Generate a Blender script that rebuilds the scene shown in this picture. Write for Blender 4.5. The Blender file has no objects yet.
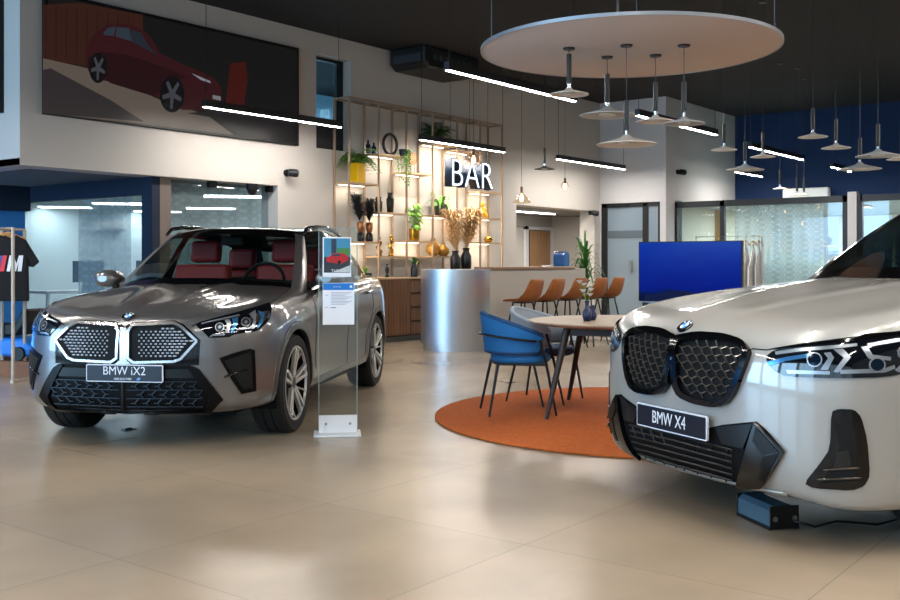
import bpy, bmesh, math, random
from math import sin, cos, pi, radians, sqrt, atan2
from mathutils import Vector, Matrix
from mathutils.bvhtree import BVHTree
from mathutils.geometry import delaunay_2d_cdt
random.seed(7)
SC = bpy.context.scene
COL = SC.collection
# ---- survey of the place: camera height, focal length in pixels, horizon row, yaw to the back wall
F, EYE, HY = 1000.0, 1.22, 262.0
PHI = math.atan(.78); S_, C_ = sin(PHI), cos(PHI)
def onV(px, V):
    t = (px-450)/F; Z = V/(S_-t*C_); return Z*(C_+t*S_), Z
def onU(px, U):
    t = (px-450)/F; Z = U/(C_+t*S_); return Z*(S_-t*C_), Z
def ht(py, Z): return EYE+(HY-py)/F*Z
def cw(X, Z): return (Z*C_+X*S_, Z*S_-X*C_)        # camera-frame ground point to world
def gr(px, py, h=0.0):
    Z = (EYE-h)*F/(py-HY); return cw((px-450)/F*Z, Z)

yaw = lambda dX, dZ: atan2(cw(dX, dZ)[1], cw(dX, dZ)[0])
# ---- materials
def lin(c):
    if isinstance(c, str):
        c = c.lstrip('#'); c = [int(c[i:i+2], 16)/255 for i in (0, 2, 4)]
        c = [x/12.92 if x <= .04045 else ((x+.055)/1.055)**2.4 for x in c]
    return (c[0], c[1], c[2], 1)
MATS = {}
def mat(name, col, rough=.5, metal=0, coat=0, emit=None, es=0, trans=0, ior=1.45, alpha=1, spec=.5, noise=None, bump=None, coatr=.03, sheen=0):
    if name in MATS: return MATS[name]
    m = bpy.data.materials.new(name); m.use_nodes = True; nt = m.node_tree
    b = nt.nodes['Principled BSDF']; I = b.inputs
    I['Base Color'].default_value = lin(col); I['Roughness'].default_value = rough; I['Metallic'].default_value = metal
    I['Coat Weight'].default_value = coat; I['Coat Roughness'].default_value = coatr
    I['Transmission Weight'].default_value = trans; I['IOR'].default_value = ior; I['Alpha'].default_value = alpha
    I['Specular IOR Level'].default_value = spec; I['Sheen Weight'].default_value = sheen
    if emit: I['Emission Color'].default_value = lin(emit); I['Emission Strength'].default_value = es
    if noise:      # (second colour, scale, detail, stretch)
        tc = nt.nodes.new('ShaderNodeTexCoord'); mp = nt.nodes.new('ShaderNodeMapping'); n = nt.nodes.new('ShaderNodeTexNoise'); mx = nt.nodes.new('ShaderNodeMix'); mx.data_type = 'RGBA'
        mp.inputs['Scale'].default_value = noise[3] if len(noise) > 3 else (1, 1, 1)
        n.inputs['Scale'].default_value = noise[1]; n.inputs['Detail'].default_value = noise[2]
        rp = nt.nodes.new('ShaderNodeMapRange'); rp.inputs[1].default_value = .35; rp.inputs[2].default_value = .65
        L = nt.links.new
        L(tc.outputs['Object'], mp.inputs[0]); L(mp.outputs[0], n.inputs['Vector']); L(n.outputs['Fac'], rp.inputs[0]); L(rp.outputs[0], mx.inputs[0])
        mx.inputs[6].default_value = lin(col); mx.inputs[7].default_value = lin(noise[0]); L(mx.outputs[2], I['Base Color'])
    if bump:       # (scale, strength)
        n2 = nt.nodes.new('ShaderNodeTexNoise'); n2.inputs['Scale'].default_value = bump[0]; bp = nt.nodes.new('ShaderNodeBump'); bp.inputs['Strength'].default_value = bump[1]; bp.inputs['Distance'].default_value = .01
        tc2 = nt.nodes.new('ShaderNodeTexCoord'); nt.links.new(tc2.outputs['Object'], n2.inputs['Vector'])
        nt.links.new(n2.outputs['Fac'], bp.inputs['Height']); nt.links.new(bp.outputs[0], I['Normal'])
    MATS[name] = m; return m
def glassmat(name, tint, a=.12, rough=.02):
    """thin pane: mostly clear, mirrors by fresnel"""
    if name in MATS: return MATS[name]
    m = bpy.data.materials.new(name); m.use_nodes = True; nt = m.node_tree; nt.nodes.clear(); L = nt.links.new
    o = nt.nodes.new('ShaderNodeOutputMaterial'); t = nt.nodes.new('ShaderNodeBsdfTransparent'); t.inputs[0].default_value = lin(tint)
    g = nt.nodes.new('ShaderNodeBsdfGlossy'); g.inputs['Roughness'].default_value = rough
    f = nt.nodes.new('ShaderNodeFresnel'); ge = nt.nodes.new('ShaderNodeNewGeometry'); mr = nt.nodes.new('ShaderNodeMapRange'); mr.inputs[3].default_value = 1.45; mr.inputs[4].default_value = 1/1.45
    L(ge.outputs['Backfacing'], mr.inputs[0]); L(mr.outputs[0], f.inputs[0])
    mx = nt.nodes.new('ShaderNodeMixShader'); L(f.outputs[0], mx.inputs[0]); L(t.outputs[0], mx.inputs[1]); L(g.outputs[0], mx.inputs[2])
    if a:
        d = nt.nodes.new('ShaderNodeBsdfDiffuse'); d.inputs[0].default_value = lin(tint); m2 = nt.nodes.new('ShaderNodeMixShader'); m2.inputs[0].default_value = a
        L(mx.outputs[0], m2.inputs[1]); L(d.outputs[0], m2.inputs[2]); L(m2.outputs[0], o.inputs[0])
    else: L(mx.outputs[0], o.inputs[0])
    MATS[name] = m; return m

# ---- objects
def tag(o, label, cat, group=None, kind=None):
    o['label'] = label; o['category'] = cat
    if group: o['group'] = group
    if kind: o['kind'] = kind
    return o
def thing(name, label, cat, loc=(0, 0, 0), rz=0, group=None):
    o = bpy.data.objects.new(name, None); COL.objects.link(o)
    o.location = loc; o.rotation_euler = (0, 0, rz); return tag(o, label, cat, group)
def copy_tree(o, parent=None):
    c = o.copy(); COL.objects.link(c); c.parent = parent
    for ch in [x for x in COL.objects if x.parent == o]: copy_tree(ch, c)
    return c

class MB:
    def __init__(s): s.v = []; s.f = []; s.m = []; s.mi = 0
    def add(s, vs, fs):
        b = len(s.v); s.v += [tuple(v) for v in vs]; s.f += [tuple(b+i for i in f) for f in fs]; s.m += [s.mi]*len(fs); return s
    def box(s, x0, x1, y0, y1, z0, z1):
        return s.add([(x, y, z) for z in (z0, z1) for y in (y0, y1) for x in (x0, x1)],
                     [(0, 2, 3, 1), (4, 5, 7, 6), (0, 1, 5, 4), (2, 6, 7, 3), (0, 4, 6, 2), (1, 3, 7, 5)])
    def bar(s, a, b, w, h=None, up=(0, 0, 1)):
        h = h or w; a = Vector(a); b = Vector(b); d = (b-a).normalized(); u = Vector(up)
        if abs(d.dot(u)) > .98: u = Vector((1, 0, 0))
        r = d.cross(u).normalized()*w/2; u = r.cross(d).normalized()*h/2
        vs = [p+q for p in (a, b) for q in (-r-u, r-u, r+u, -r+u)]
        return s.add(vs, [(0, 1, 2, 3), (7, 6, 5, 4), (0, 4, 5, 1), (1, 5, 6, 2), (2, 6, 7, 3), (3, 7, 4, 0)])
    def tube(s, pts, r, n=10, cap=True, closed=False):
        pts = [Vector(p) for p in pts]; N = len(pts); rs = r if isinstance(r, (list, tuple)) else [r]*N
        vs = []; prev = None
        for i, p in enumerate(pts):
            if closed: d = pts[(i+1) % N]-pts[i-1]
            else: d = pts[min(i+1, N-1)]-pts[max(i-1, 0)]
            d.normalize()
            if prev is None: u = Vector((0, 0, 1)) if abs(d.z) < .9 else Vector((1, 0, 0)); r_ = d.cross(u).normalized()
            else: r_ = (prev-d*prev.dot(d)).normalized()
            prev = r_; u = d.cross(r_)
            vs += [p+(r_*cos(2*pi*k/n)+u*sin(2*pi*k/n))*rs[i] for k in range(n)]
        fs = [(i*n+k, i*n+(k+1) % n, ((i+1) % N)*n+(k+1) % n, ((i+1) % N)*n+k) for i in range(N if closed else N-1) for k in range(n)]
        if cap and not closed: fs += [tuple(range(n-1, -1, -1)), tuple((N-1)*n+k for k in range(n))]
        return s.add(vs, fs)
    def lathe(s, prof, c=(0, 0, 0), n=32, M=None, cap=None):
        """prof: (r, z) pairs bottom to top"""
        c = Vector(c); vs = []; fs = []; P = len(prof)
        for r, z in prof:
            for k in range(n):
                v = Vector((r*cos(2*pi*k/n), r*sin(2*pi*k/n), z))
                vs.append((M @ v if M else v)+c)
        for i in range(P-1):
            for k in range(n): fs.append((i*n+k, i*n+(k+1) % n, (i+1)*n+(k+1) % n, (i+1)*n+k))
        if cap is None: cap = len(prof) == 2 or prof[0][0] < .3*max(p[0] for p in prof) or abs(prof[0][1]-prof[-1][1]) > .75*(max(p[1] for p in prof)-min(p[1] for p in prof)) and max(p[0] for p in prof) < .3
        if cap and prof[0][0] > 1e-5: fs.append(tuple(range(n-1, -1, -1)))
        if cap and prof[-1][0] > 1e-5: fs.append(tuple((P-1)*n+k for k in range(n)))
        return s.add(vs, fs)
    def cyl(s, c, r, h, n=32, M=None): return s.lathe([(r, 0), (r, h)], c, n, M)
    def prism(s, poly, z0, z1, M=None):
        n = len(poly); vs = [Vector((x, y, z0)) for x, y in poly]+[Vector((x, y, z1)) for x, y in poly]
        if M: vs = [M @ v for v in vs]
        return s.add(vs, [tuple(range(n-1, -1, -1)), tuple(range(n, 2*n))]+[(i, (i+1) % n, n+(i+1) % n, n+i) for i in range(n)])
    def grid(s, rows, close=False):
        m = len(rows[0]); vs = [p for r in rows for p in r]; fs = []
        for i in range(len(rows)-1):
            for j in range(m if close else m-1): fs.append((i*m+j, i*m+(j+1) % m, (i+1)*m+(j+1) % m, (i+1)*m+j))
        return s.add(vs, fs)
    def blade(s, base, az, length, width, rise=.9, droop=1.0, n=6, fold=.0):
        """a leaf: starts upward, bends over"""
        base = Vector(base); d = Vector((cos(az), sin(az), 0)); side = Vector((-sin(az), cos(az), 0)); L = []; R = []; Cc = []
        for i in range(n+1):
            t = i/n; p = base+d*length*(t*(1-rise*.5)+.0)+Vector((0, 0, 1))*length*(rise*t-droop*t*t)
            w = width*sin(pi*min(1, .12+.88*t))**.8/2 if i < n else 0.001
            L.append(p+side*w+Vector((0, 0, fold*w))); R.append(p-side*w+Vector((0, 0, fold*w))); Cc.append(p)
        return s.grid([L, Cc, R])
    def build(s, name, m, parent=None, smooth=False, bevel=0, subsurf=0, solid=0, autos=None, ms=None, bseg=2):
        me = bpy.data.meshes.new(name); me.from_pydata([tuple(v) for v in s.v], [], s.f); me.validate()
        for x in (ms or [m]): me.materials.append(x)
        if ms and len(me.polygons) == len(s.m): me.polygons.foreach_set('material_index', s.m)
        bm = bmesh.new(); bm.from_mesh(me); bmesh.ops.recalc_face_normals(bm, faces=bm.faces) if not getattr(s, 'keepn', False) else None; bm.to_mesh(me); bm.free()
        o = bpy.data.objects.new(name, me); COL.objects.link(o)
        if parent: o.parent = parent
        if smooth or autos:
            me.polygons.foreach_set('use_smooth', [True]*len(me.polygons))
            if autos: me.set_sharp_from_angle(angle=radians(autos))
        if solid: k = o.modifiers.new('s', 'SOLIDIFY'); k.thickness = solid; k.offset = 0
        if bevel: k = o.modifiers.new('b', 'BEVEL'); k.width = bevel; k.segments = bseg; k.limit_method = 'ANGLE'; k.angle_limit = radians(40)
        if subsurf: k = o.modifiers.new('u', 'SUBSURF'); k.levels = k.render_levels = subsurf
        return o
def box(name, m, x0, x1, y0, y1, z0, z1, parent=None, bevel=0): return MB().box(min(x0, x1), max(x0, x1), min(y0, y1), max(y0, y1), z0, z1).build(name, m, parent, bevel=bevel)
def struct(name, m, x0, x1, y0, y1, z0, z1, bevel=0):
    o = box(name, m, x0, x1, y0, y1, z0, z1, None, bevel); o['kind'] = 'structure'; return o
def rectpoly(w, h, r=0, n=5, cx=0, cy=0):
    if r <= 0: return [(cx-w/2, cy-h/2), (cx+w/2, cy-h/2), (cx+w/2, cy+h/2), (cx-w/2, cy+h/2)]
    P = []
    for sx, sy, a0 in ((1, -1, -90), (1, 1, 0), (-1, 1, 90), (-1, -1, 180)):
        for k in range(n+1):
            a = radians(a0+90*k/n); P.append((cx+sx*(w/2-r)+r*cos(a), cy+sy*(h/2-r)+r*sin(a)))
    return P
def text_mesh(txt, size, extrude=.002, bold=0, sx=1.0):
    cu = bpy.data.curves.new('t', 'FONT'); cu.body = txt; cu.size = size; cu.extrude = extrude; cu.align_x = 'CENTER'; cu.align_y = 'CENTER'; cu.offset = bold; cu.resolution_u = 3
    o = bpy.data.objects.new('t', cu); COL.objects.link(o); dg = bpy.context.evaluated_depsgraph_get(); dg.update()
    me = bpy.data.meshes.new_from_object(o.evaluated_get(dg)); bpy.data.objects.remove(o)
    for v in me.vertices: v.co.x *= sx
    return me
def text(name, txt, size, m, parent, M, extrude=.002, bold=0, sx=1.0):
    me = text_mesh(txt, size, extrude, bold, sx); me.transform(M); me.materials.clear(); me.materials.append(m)
    o = bpy.data.objects.new(name, me); COL.objects.link(o); o.parent = parent; return o
UPR = Matrix.Rotation(pi/2, 4, 'X')       # xy-plane drawing stood upright, facing -y
def face(yaw=0, loc=(0, 0, 0)): return Matrix.Translation(loc) @ Matrix.Rotation(yaw, 4, 'Z') @ UPR

# ---- camera and render look
cam = bpy.data.cameras.new('camera'); co = bpy.data.objects.new('camera', cam); COL.objects.link(co); SC.camera = co
co.location = (0, 0, EYE); co.rotation_euler = (pi/2, 0, PHI*-1+0 if False else atan2(S_, C_)-pi/2)
cam.lens = 36*F/900; cam.sensor_width = 36; cam.shift_y = -(300-HY)/900; cam.clip_end = 300
SC.view_settings.view_transform = 'Standard'; SC.view_settings.look = 'None'; SC.view_settings.gamma = 1; SC.view_settings.exposure = .28
SC.cycles.use_denoising = True; SC.cycles.max_bounces = 7; SC.cycles.diffuse_bounces = 2; SC.cycles.glossy_bounces = 4; SC.cycles.transparent_max_bounces = 12; SC.cycles.transmission_bounces = 6
SC.cycles.caustics_reflective = False; SC.cycles.caustics_refractive = False; SC.cycles.sample_clamp_indirect = 6
# ================= ROOM =================
CEIL = 4.6; V0 = 10.6; SOF = 2.3
M_wall = mat('wall_paint', '#BDB8B2', .85, bump=(60, .05))
M_wall2 = mat('wall_paint_cool', '#C6C4C4', .85)
M_ceil = mat('ceiling_black', '#1D1A1A', .9)
M_navy = mat('navy_paint', '#091C30', .75)
M_blue = mat('blue_paint', '#2F78B8', .75)
M_black = mat('black_metal', '#101010', .45, spec=.4)
M_frame = mat('door_frame_black', '#1B1C1E', .45)
M_wht = mat('white_plastic', '#E9E9E6', .4)
# floor: big warm grey slabs, satin
def floor_mat():
    m = bpy.data.materials.new('floor_tiles'); m.use_nodes = True; nt = m.node_tree; L = nt.links.new; b = nt.nodes['Principled BSDF']
    tc = nt.nodes.new('ShaderNodeTexCoord'); br = nt.nodes.new('ShaderNodeTexBrick'); br.offset = 0; br.squash = 1
    br.inputs['Scale'].default_value = 1; br.inputs['Brick Width'].default_value = 1.2; br.inputs['Row Height'].default_value = 1.2; br.inputs['Mortar Size'].default_value = .0022; br.inputs['Mortar Smooth'].default_value = .3
    br.inputs['Color1'].default_value = lin('#9B8B77'); br.inputs['Color2'].default_value = lin('#968672'); br.inputs['Mortar'].default_value = lin('#786F64'); L(tc.outputs['Object'], br.inputs['Vector'])
    n = nt.nodes.new('ShaderNodeTexNoise'); n.inputs['Scale'].default_value = .9; n.inputs['Detail'].default_value = 4; n.inputs['Roughness'].default_value = .45; L(tc.outputs['Object'], n.inputs['Vector'])
    rp = nt.nodes.new('ShaderNodeMapRange'); rp.interpolation_type = 'SMOOTHSTEP'; rp.inputs[1].default_value = .25; rp.inputs[2].default_value = .75; rp.inputs[3].default_value = .78; rp.inputs[4].default_value = 1.12; L(n.outputs['Fac'], rp.inputs[0])
    mx = nt.nodes.new('ShaderNodeMix'); mx.data_type = 'RGBA'; mx.blend_type = 'MULTIPLY'; mx.inputs[0].default_value = 1; L(br.outputs[0], mx.inputs[6]); L(rp.outputs[0], mx.inputs[7]); L(mx.outputs[2], b.inputs['Base Color'])
    r2 = nt.nodes.new('ShaderNodeMapRange'); r2.inputs[1].default_value = .3; r2.inputs[2].default_value = .7; r2.inputs[3].default_value = .22; r2.inputs[4].default_value = .32; L(n.outputs['Fac'], r2.inputs[0]); b.inputs['Roughness'].default_value = .27
    b.inputs['Specular IOR Level'].default_value = .75
    return m
M_floor = floor_mat()
struct('floor', M_floor, -6, 30, -8, 24, -.1, 0)
struct('ceiling', M_ceil, -6, 22.6, -8, 20, CEIL, CEIL+.1)
uC = 5.82; uEnd = 9.64; U1 = 18.79; V1 = 9.07; uCol = onV(161, V0)[0]
# back wall with the openings for window, glazed room and niche, one mesh
wb = MB()
wn0, wn1, wz0, wz1 = 10.39, 11.13, 2.9, 4.3
wb.box(uC, wn0, V0, V0+.35, SOF, CEIL)                         # upper band over the glazed room
wb.box(uEnd, wn0, V0, V0+.35, 0, SOF)
wb.box(wn0, wn1, V0, V0+.35, 0, wz0); wb.box(wn0, wn1, V0, V0+.35, wz1, CEIL)
nu0, nu1 = 15.62, 18.55
wb.box(wn1, nu0, V0, V0+.35, 0, CEIL); wb.box(nu0, nu1, V0, V0+.35, SOF, CEIL); wb.box(nu1, U1, V0, V0+.35, 0, CEIL)
o = wb.build('wall_back', M_wall); o['kind'] = 'structure'
# upper box side going away (left screen wall) and its soffit
struct('wall_left_upper', M_wall, uC, uC+.3, V0+.35, 20, SOF, CEIL)
struct('ceiling_soffit', mat('soffit_grey', '#5E6264', .85), uC, uEnd, V0+.001, 20, SOF+.001, SOF+.08)
struct('wall_left_blue', M_blue, -6, uCol-.05, 13.75, 13.95, 0, SOF-.35)
struct('trim_1', M_navy, -6, uCol-.05, 13.6, 13.98, SOF-.35, SOF)            # navy beam over the blue wall
vB1 = onU(22, uCol)[0]
struct('trim_2', M_navy, uCol-.06, uCol+.06, V0+.22, 20, SOF-.22, SOF)       # navy beam over the glass running away
struct('ceiling_left', mat('soffit_grey', '#9A9794'), -6, uC, V0+.8, 20, 3.9, 4.0)
# corner post of the glazed room
po = MB(); a0, a1 = onV(152.5, V0+.12)[0], onV(170, V0+.12)[0]
o = box('wall_post', mat('post_bronze', '#6E625A', .5), onV(160, V0+.1)[0], a1, V0+.1, V0+.3, 0, SOF); o['kind'] = 'structure'
o = box('wall_post_side', M_navy, a0-.02, onV(160, V0+.1)[0], V0+.1, V0+.32, 0, SOF); o['kind'] = 'structure'
M_glass = glassmat('partition_glass', '#E4ECEF', .05)
o = box('window_1', M_glass, a1, uEnd, V0+.2, V0+.212, 0, SOF); o['kind'] = 'structure'
o = box('window_2', M_glass, uCol-.006, uCol+.006, V0+.33, vB1, 0, SOF-.22); o['kind'] = 'structure'
# glazed office behind
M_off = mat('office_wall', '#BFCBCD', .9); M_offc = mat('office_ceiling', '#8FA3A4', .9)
struct('wall_office_back', M_off, uCol-.05, 16.5, 19.6, 19.75, 0, 2.6)
struct('wall_office_right', M_off, 15.2, 15.35, V0+.36, 19.6, 0, 2.6)
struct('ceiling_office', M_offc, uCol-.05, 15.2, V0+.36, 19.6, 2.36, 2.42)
# soft dotted sheer curtain hung inside the glazing
def curtain_mat():
    m = bpy.data.materials.new('sheer_curtain'); m.use_nodes = True; nt = m.node_tree; nt.nodes.clear(); L = nt.links.new
    o = nt.nodes.new('ShaderNodeOutputMaterial'); t = nt.nodes.new('ShaderNodeBsdfTransparent'); d = nt.nodes.new('ShaderNodeBsdfDiffuse'); d.inputs[0].default_value = lin('#B4C3C4')
    tr = nt.nodes.new('ShaderNodeBsdfTranslucent'); tr.inputs[0].default_value = lin('#B4C3C4'); ad = nt.nodes.new('ShaderNodeMixShader'); ad.inputs[0].default_value = .5; L(d.outputs[0], ad.inputs[1]); L(tr.outputs[0], ad.inputs[2])
    tc = nt.nodes.new('ShaderNodeTexCoord'); sp = nt.nodes.new('ShaderNodeSeparateXYZ'); L(tc.outputs['Object'], sp.inputs[0])
    ad2 = nt.nodes.new('ShaderNodeMath'); ad2.operation = 'ADD'; L(sp.outputs[0], ad2.inputs[0]); L(sp.outputs[1], ad2.inputs[1])
    def wave(src, k):
        a = nt.nodes.new('ShaderNodeMath'); a.operation = 'MULTIPLY'; a.inputs[1].default_value = k; L(src, a.inputs[0]); b = nt.nodes.new('ShaderNodeMath'); b.operation = 'SINE'; L(a.outputs[0], b.inputs[0]); return b.outputs[0]
    mu = nt.nodes.new('ShaderNodeMath'); mu.operation = 'MULTIPLY'; L(wave(ad2.outputs[0], 52), mu.inputs[0]); L(wave(sp.outputs[2], 60), mu.inputs[1])
    rp = nt.nodes.new('ShaderNodeMapRange'); rp.inputs[1].default_value = 0; rp.inputs[2].default_value = .5; rp.inputs[3].default_value = .52; rp.inputs[4].default_value = .68; L(mu.outputs[0], rp.inputs[0])
    mx = nt.nodes.new('ShaderNodeMixShader'); L(rp.outputs[0], mx.inputs[0]); L(t.outputs[0], mx.inputs[1]); L(ad.outputs[0], mx.inputs[2]); L(mx.outputs[0], o.inputs[0]); return m
M_curt = curtain_mat()
def curtain(label, a, b, z0, z1, name='sheer_curtain', amp=.03):
    mb = MB(); n = int((Vector(b)-Vector(a)).length/.04); rows = [[], []]; d = (Vector(b)-Vector(a)).normalized(); nn = Vector((-d.y, d.x))
    for i in range(n+1):
        p = Vector(a)+d*i*.04+nn*amp*sin(i*.9)
        rows[0].append((p.x, p.y, z0)); rows[1].append((p.x, p.y, z1))
    mb.grid(rows); return tag(mb.build(name, M_curt, smooth=True), label, 'curtain')
curtain('dotted sheer curtain behind the glass left of the bronze post', (uCol+.25, 11.6), (uCol+.25, 12.9), .02, 2.34)
curtain('dotted sheer curtain behind the glass right of the bronze post', (a1+.2, V0+.75), (uEnd+.8, V0+.75), .02, 2.34)
# office LED panels, AC, desks
M_led = mat('led_white', '#FFFFFF', emit='#F2FBFF', es=14)
M_ledw = mat('led_warm', '#FFFFFF', emit='#FFF8F0', es=160)
i = 0
for (px, py, w) in ((48, 208, 1.0), (123, 203.3, 1.1), (138, 212.3, 1.0), (211, 208, 1.0), (240, 196, 1.2)):
    Z = (2.36-EYE)*F/(HY-py); u, v = cw((px-450)/F*Z, Z); v = min(v, 19); u = min(u, 14.6)
    t = thing('ceiling_panel_light', ['recessed office ceiling light nearest the blue wall end', 'long office ceiling light above the air conditioner', 'small office ceiling light just left of the bronze post', 'lower office ceiling light right of the bronze post', 'upper office ceiling light right of the bronze post'][i], 'light', (u, v, 2.355), -.66, 'office ceiling lights'); i += 1
    box('diffuser', M_led, -w/2, w/2, -.3, .3, -.012, -.004, t); box('frame', M_wht, -w/2-.02, w/2+.02, -.32, .32, -.004, .004, t)
u, Z = onV(109, 19.55); t = thing('air_conditioner', 'white wall air conditioner seen through the office glass', 'air conditioner', (u, 19.6, ht(231, Z)))
wv = 33*Z/F/1.0
MB().box(-wv/2, wv/2, -.2, 0, 0, .24).build('body', M_wht, t, bevel=.03); MB().box(-wv/2+.05, wv/2-.05, -.205, -.18, .015, .05).build('vent', mat('vent_grey', '#8A9090', .5), t)
M_desk = mat('desk_top', '#CFD6D4', .5); M_mon = mat('monitor_back', '#20303A', .4)
def desk(u, v, lab, lab2, lab3):
    t = thing('office_desk', lab, 'desk', (u, v, 0), 0, None)
    box('desk_top', M_desk, -.8, .8, -.4, .4, .7, .74, t)
    for x in (-.75, .75):
        for y in (-.35, .35): box('leg', M_wht, x-.02, x+.02, y-.02, y+.02, 0, .7, t)
    m = thing('computer_monitor', lab2, 'monitor', (u+.25, v+.05, .741)); box('screen', M_mon, -.3, .3, -.02, .02, .13, .5, m, bevel=.006); box('stand', M_mon, -.03, .03, -.02, .02, 0, .14, m); box('base', M_mon, -.12, .12, -.08, .08, 0, .012, m)
    c = thing('office_chair', lab3, 'chair', (u-.3, v-.75, 0)); mm = mat('office_chair_grey', '#5C7480', .7)
    MB().box(-.22, .22, -.2, .22, .44, .5).build('seat', mm, c, bevel=.02); MB().box(-.2, .2, -.24, -.19, .55, 1.0).build('backrest', mm, c, bevel=.02)
    MB().tube([(0, 0, .06), (0, 0, .45)], .025).build('post', M_black, c)
    b = MB()
    for k in range(5): b.bar((0, 0, .06), (.27*cos(k*1.2566), .27*sin(k*1.2566), .03), .03)
    b.build('base', M_black, c)
desk(9.0, 12.9, 'pale office desk behind the glass close to the hood of the grey car', 'dark computer monitor on the desk close to the glass', 'grey office chair at the desk close to the glass')
desk(9.6, 15.6, 'pale office desk deeper inside the glazed office', 'dark computer monitor on the desk deep in the office', 'grey office chair at the desk deep in the office')
desk(11.9, 13.4, 'pale office desk behind the glass right of the bronze post', 'dark computer monitor on the desk right of the bronze post', 'grey office chair at the desk right of the bronze post')
# black framed interior window high in the wall, room behind it
wt = box('window_3', glassmat('window_glass_dark', '#B8CAD2', .0), wn0, wn1, V0+.2, V0+.21, wz0, wz1); wt['kind'] = 'structure'
fr = MB()
for (x0, x1, z0, z1) in ((wn0, wn0+.04, wz0, wz1), (wn1-.06, wn1, wz0, wz1), (wn0, wn1, wz0, wz0+.06), (wn0, wn1, wz1-.05, wz1), (wn0, wn1, wz0+.38, wz0+.42)): fr.box(x0, x1, V0+.17, V0+.24, z0, z1)
fr.box(wn0+.04, wn1-.06, V0+.17, V0+.22, wz0+.05, wz0+.39)
o = fr.build('window_frame', M_frame, wt)
struct('wall_upstairs', mat('upstairs_blue', '#8FB2C6', .9), 10.5, 18, 14.5, 14.6, 2.45, 4.6)
curtain('grey curtain hanging behind the high black framed window', (onV(320, 13.9)[0], 13.9), (onV(332, 13.9)[0], 13.9), 2.6, 4.2, 'grey_curtain', .05)
la = bpy.data.lights.new('upstairs_fill_light', 'AREA'); la.energy = 25; la.size = 1.2; la.color = (.75, .88, 1); lo = bpy.data.objects.new('upstairs_fill_light', la); COL.objects.link(lo); lo.location = (13.2, 12.4, 4.4); la.energy = 480  # unseen fill, added to brighten the room behind the high window
# ---- niche with passage and wooden door
struct('wall_niche_back', M_wall, nu0-.6, 22, 13.2, 13.35, 0, 2.6)
struct('wall_niche_left', M_wall, nu0-.75, nu0-.6, V0+.36, 13.2, 0, 2.6)
struct('wall_niche_right', M_wall, 21.0, 21.15, V0+.36, 13.2, 0, 2.6)
struct('ceiling_niche', mat('niche_ceiling', '#7E7A76', .9), nu0-.6, 21, V0+.36, 13.2, SOF+.02, SOF+.1)
VD = 13.19
d0, d1 = onV(526, VD)[0], onV(549, VD)[0]
M_oak = mat('oak_door', '#B08A66', .5, noise=('#94704F', 3, 5, (14, 14, .5)))
zt = ht(231, onV(540, VD)[1])
dr = box('door_1', M_oak, d0+.08, d1-.02, VD-.05, VD-.005, 0, zt); dr['kind'] = 'structure'
b = MB(); b.box(d0-.1, d0+.03, VD-.06, VD, 0, zt+.1); b.box(d1, d1+.42, VD-.04, VD, 0, zt+.1); b.box(d0-.1, d1+.42, VD-.06, VD, zt+.02, zt+.1)
b.build('door_frame', mat('door_casing', '#D8D8DC', .5), dr); b = MB(); b.box(d0+.03, d0+.08, VD-.055, VD, 0, zt); b.build('door_edge', M_frame, dr)
struct('trim_3', mat('picture_rail', '#A79F95', .7), nu0-.6, 21, VD-.02, VD+.01, ht(227, onV(540, VD)[1])-.02, ht(227, onV(540, VD)[1]))
b = thing('ceiling_strip_light', 'thin light strip in the ceiling of the recess behind the bar', 'light', (18.5, 12.1, SOF+.0)); box('diffuser', M_led, -.85, .85, -.03, .03, -.005, .012, b)
la = bpy.data.lights.new('niche_lamp', 'AREA'); la.energy = 90; la.size = 1.8; la.size_y = .3; la.shape = 'RECTANGLE'; la.color = (1, .93, .84); lo = bpy.data.objects.new('niche_lamp', la); COL.objects.link(lo); lo.location = (18, 11.9, 2.28)
# ---- door wall (runs towards the viewer from the back wall corner)
M_fros = mat('frosted_glass', '#8E98A0', .35, spec=.5)
w2 = MB(); dv0, dv1 = onU(660, U1)[0], V0-.02; dz = 2.46
w2.box(U1, U1+.3, dv1, V0+.35, 0, CEIL); w2.box(U1, U1+.3, V1, dv0, 0, CEIL); w2.box(U1, U1+.3, dv0, dv1, dz, CEIL); w2.box(U1+.3, 22.4, V1, V1+.25, 2.5, CEIL); w2.box(U1+.3, 19.2, V1, V1+.25, 0, 2.5)
o = w2.build('wall_column', M_wall2); o['kind'] = 'structure'
dm = (onU(644, U1)[0], onU(647, U1)[0])
fr = MB()
for (y0, y1, z0, z1) in ((dv1-.13, dv1, 0, dz), (dv0, dv0+.06, 0, dz), (dv0, dv1, dz-.09, dz), (dm[1], dm[0]+.05, 0, dz)): fr.box(U1+.03, U1+.13, y0, y1, z0, z1)
do = fr.build('door_2', M_frame); do['kind'] = 'structure'
box('door_glass', mat('frosted_clear', '#8A9AA6', .25, trans=.0), U1+.07, U1+.09, dv0+.03, dv1-.05, .05, dz-.05, do)
box('frosted_band', mat('frost_band', '#5F6A72', .4), U1+.055, U1+.07, dm[0]+.05, dv1-.13, 1.98-.26, 1.98-.1, do)
b = MB(); b.box(U1+.02, U1+.12, dm[0]+.3, dm[0]+.36, 1, 1.25); b.build('door_handle', mat('steel_handle', '#B0B0B0', .25, 1), do)
b = MB(); b.box(U1-.02, U1+.03, dv1-.65, dv1-.25, dz-.08, dz-.02); b.build('door_closer', M_black, do)
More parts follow.
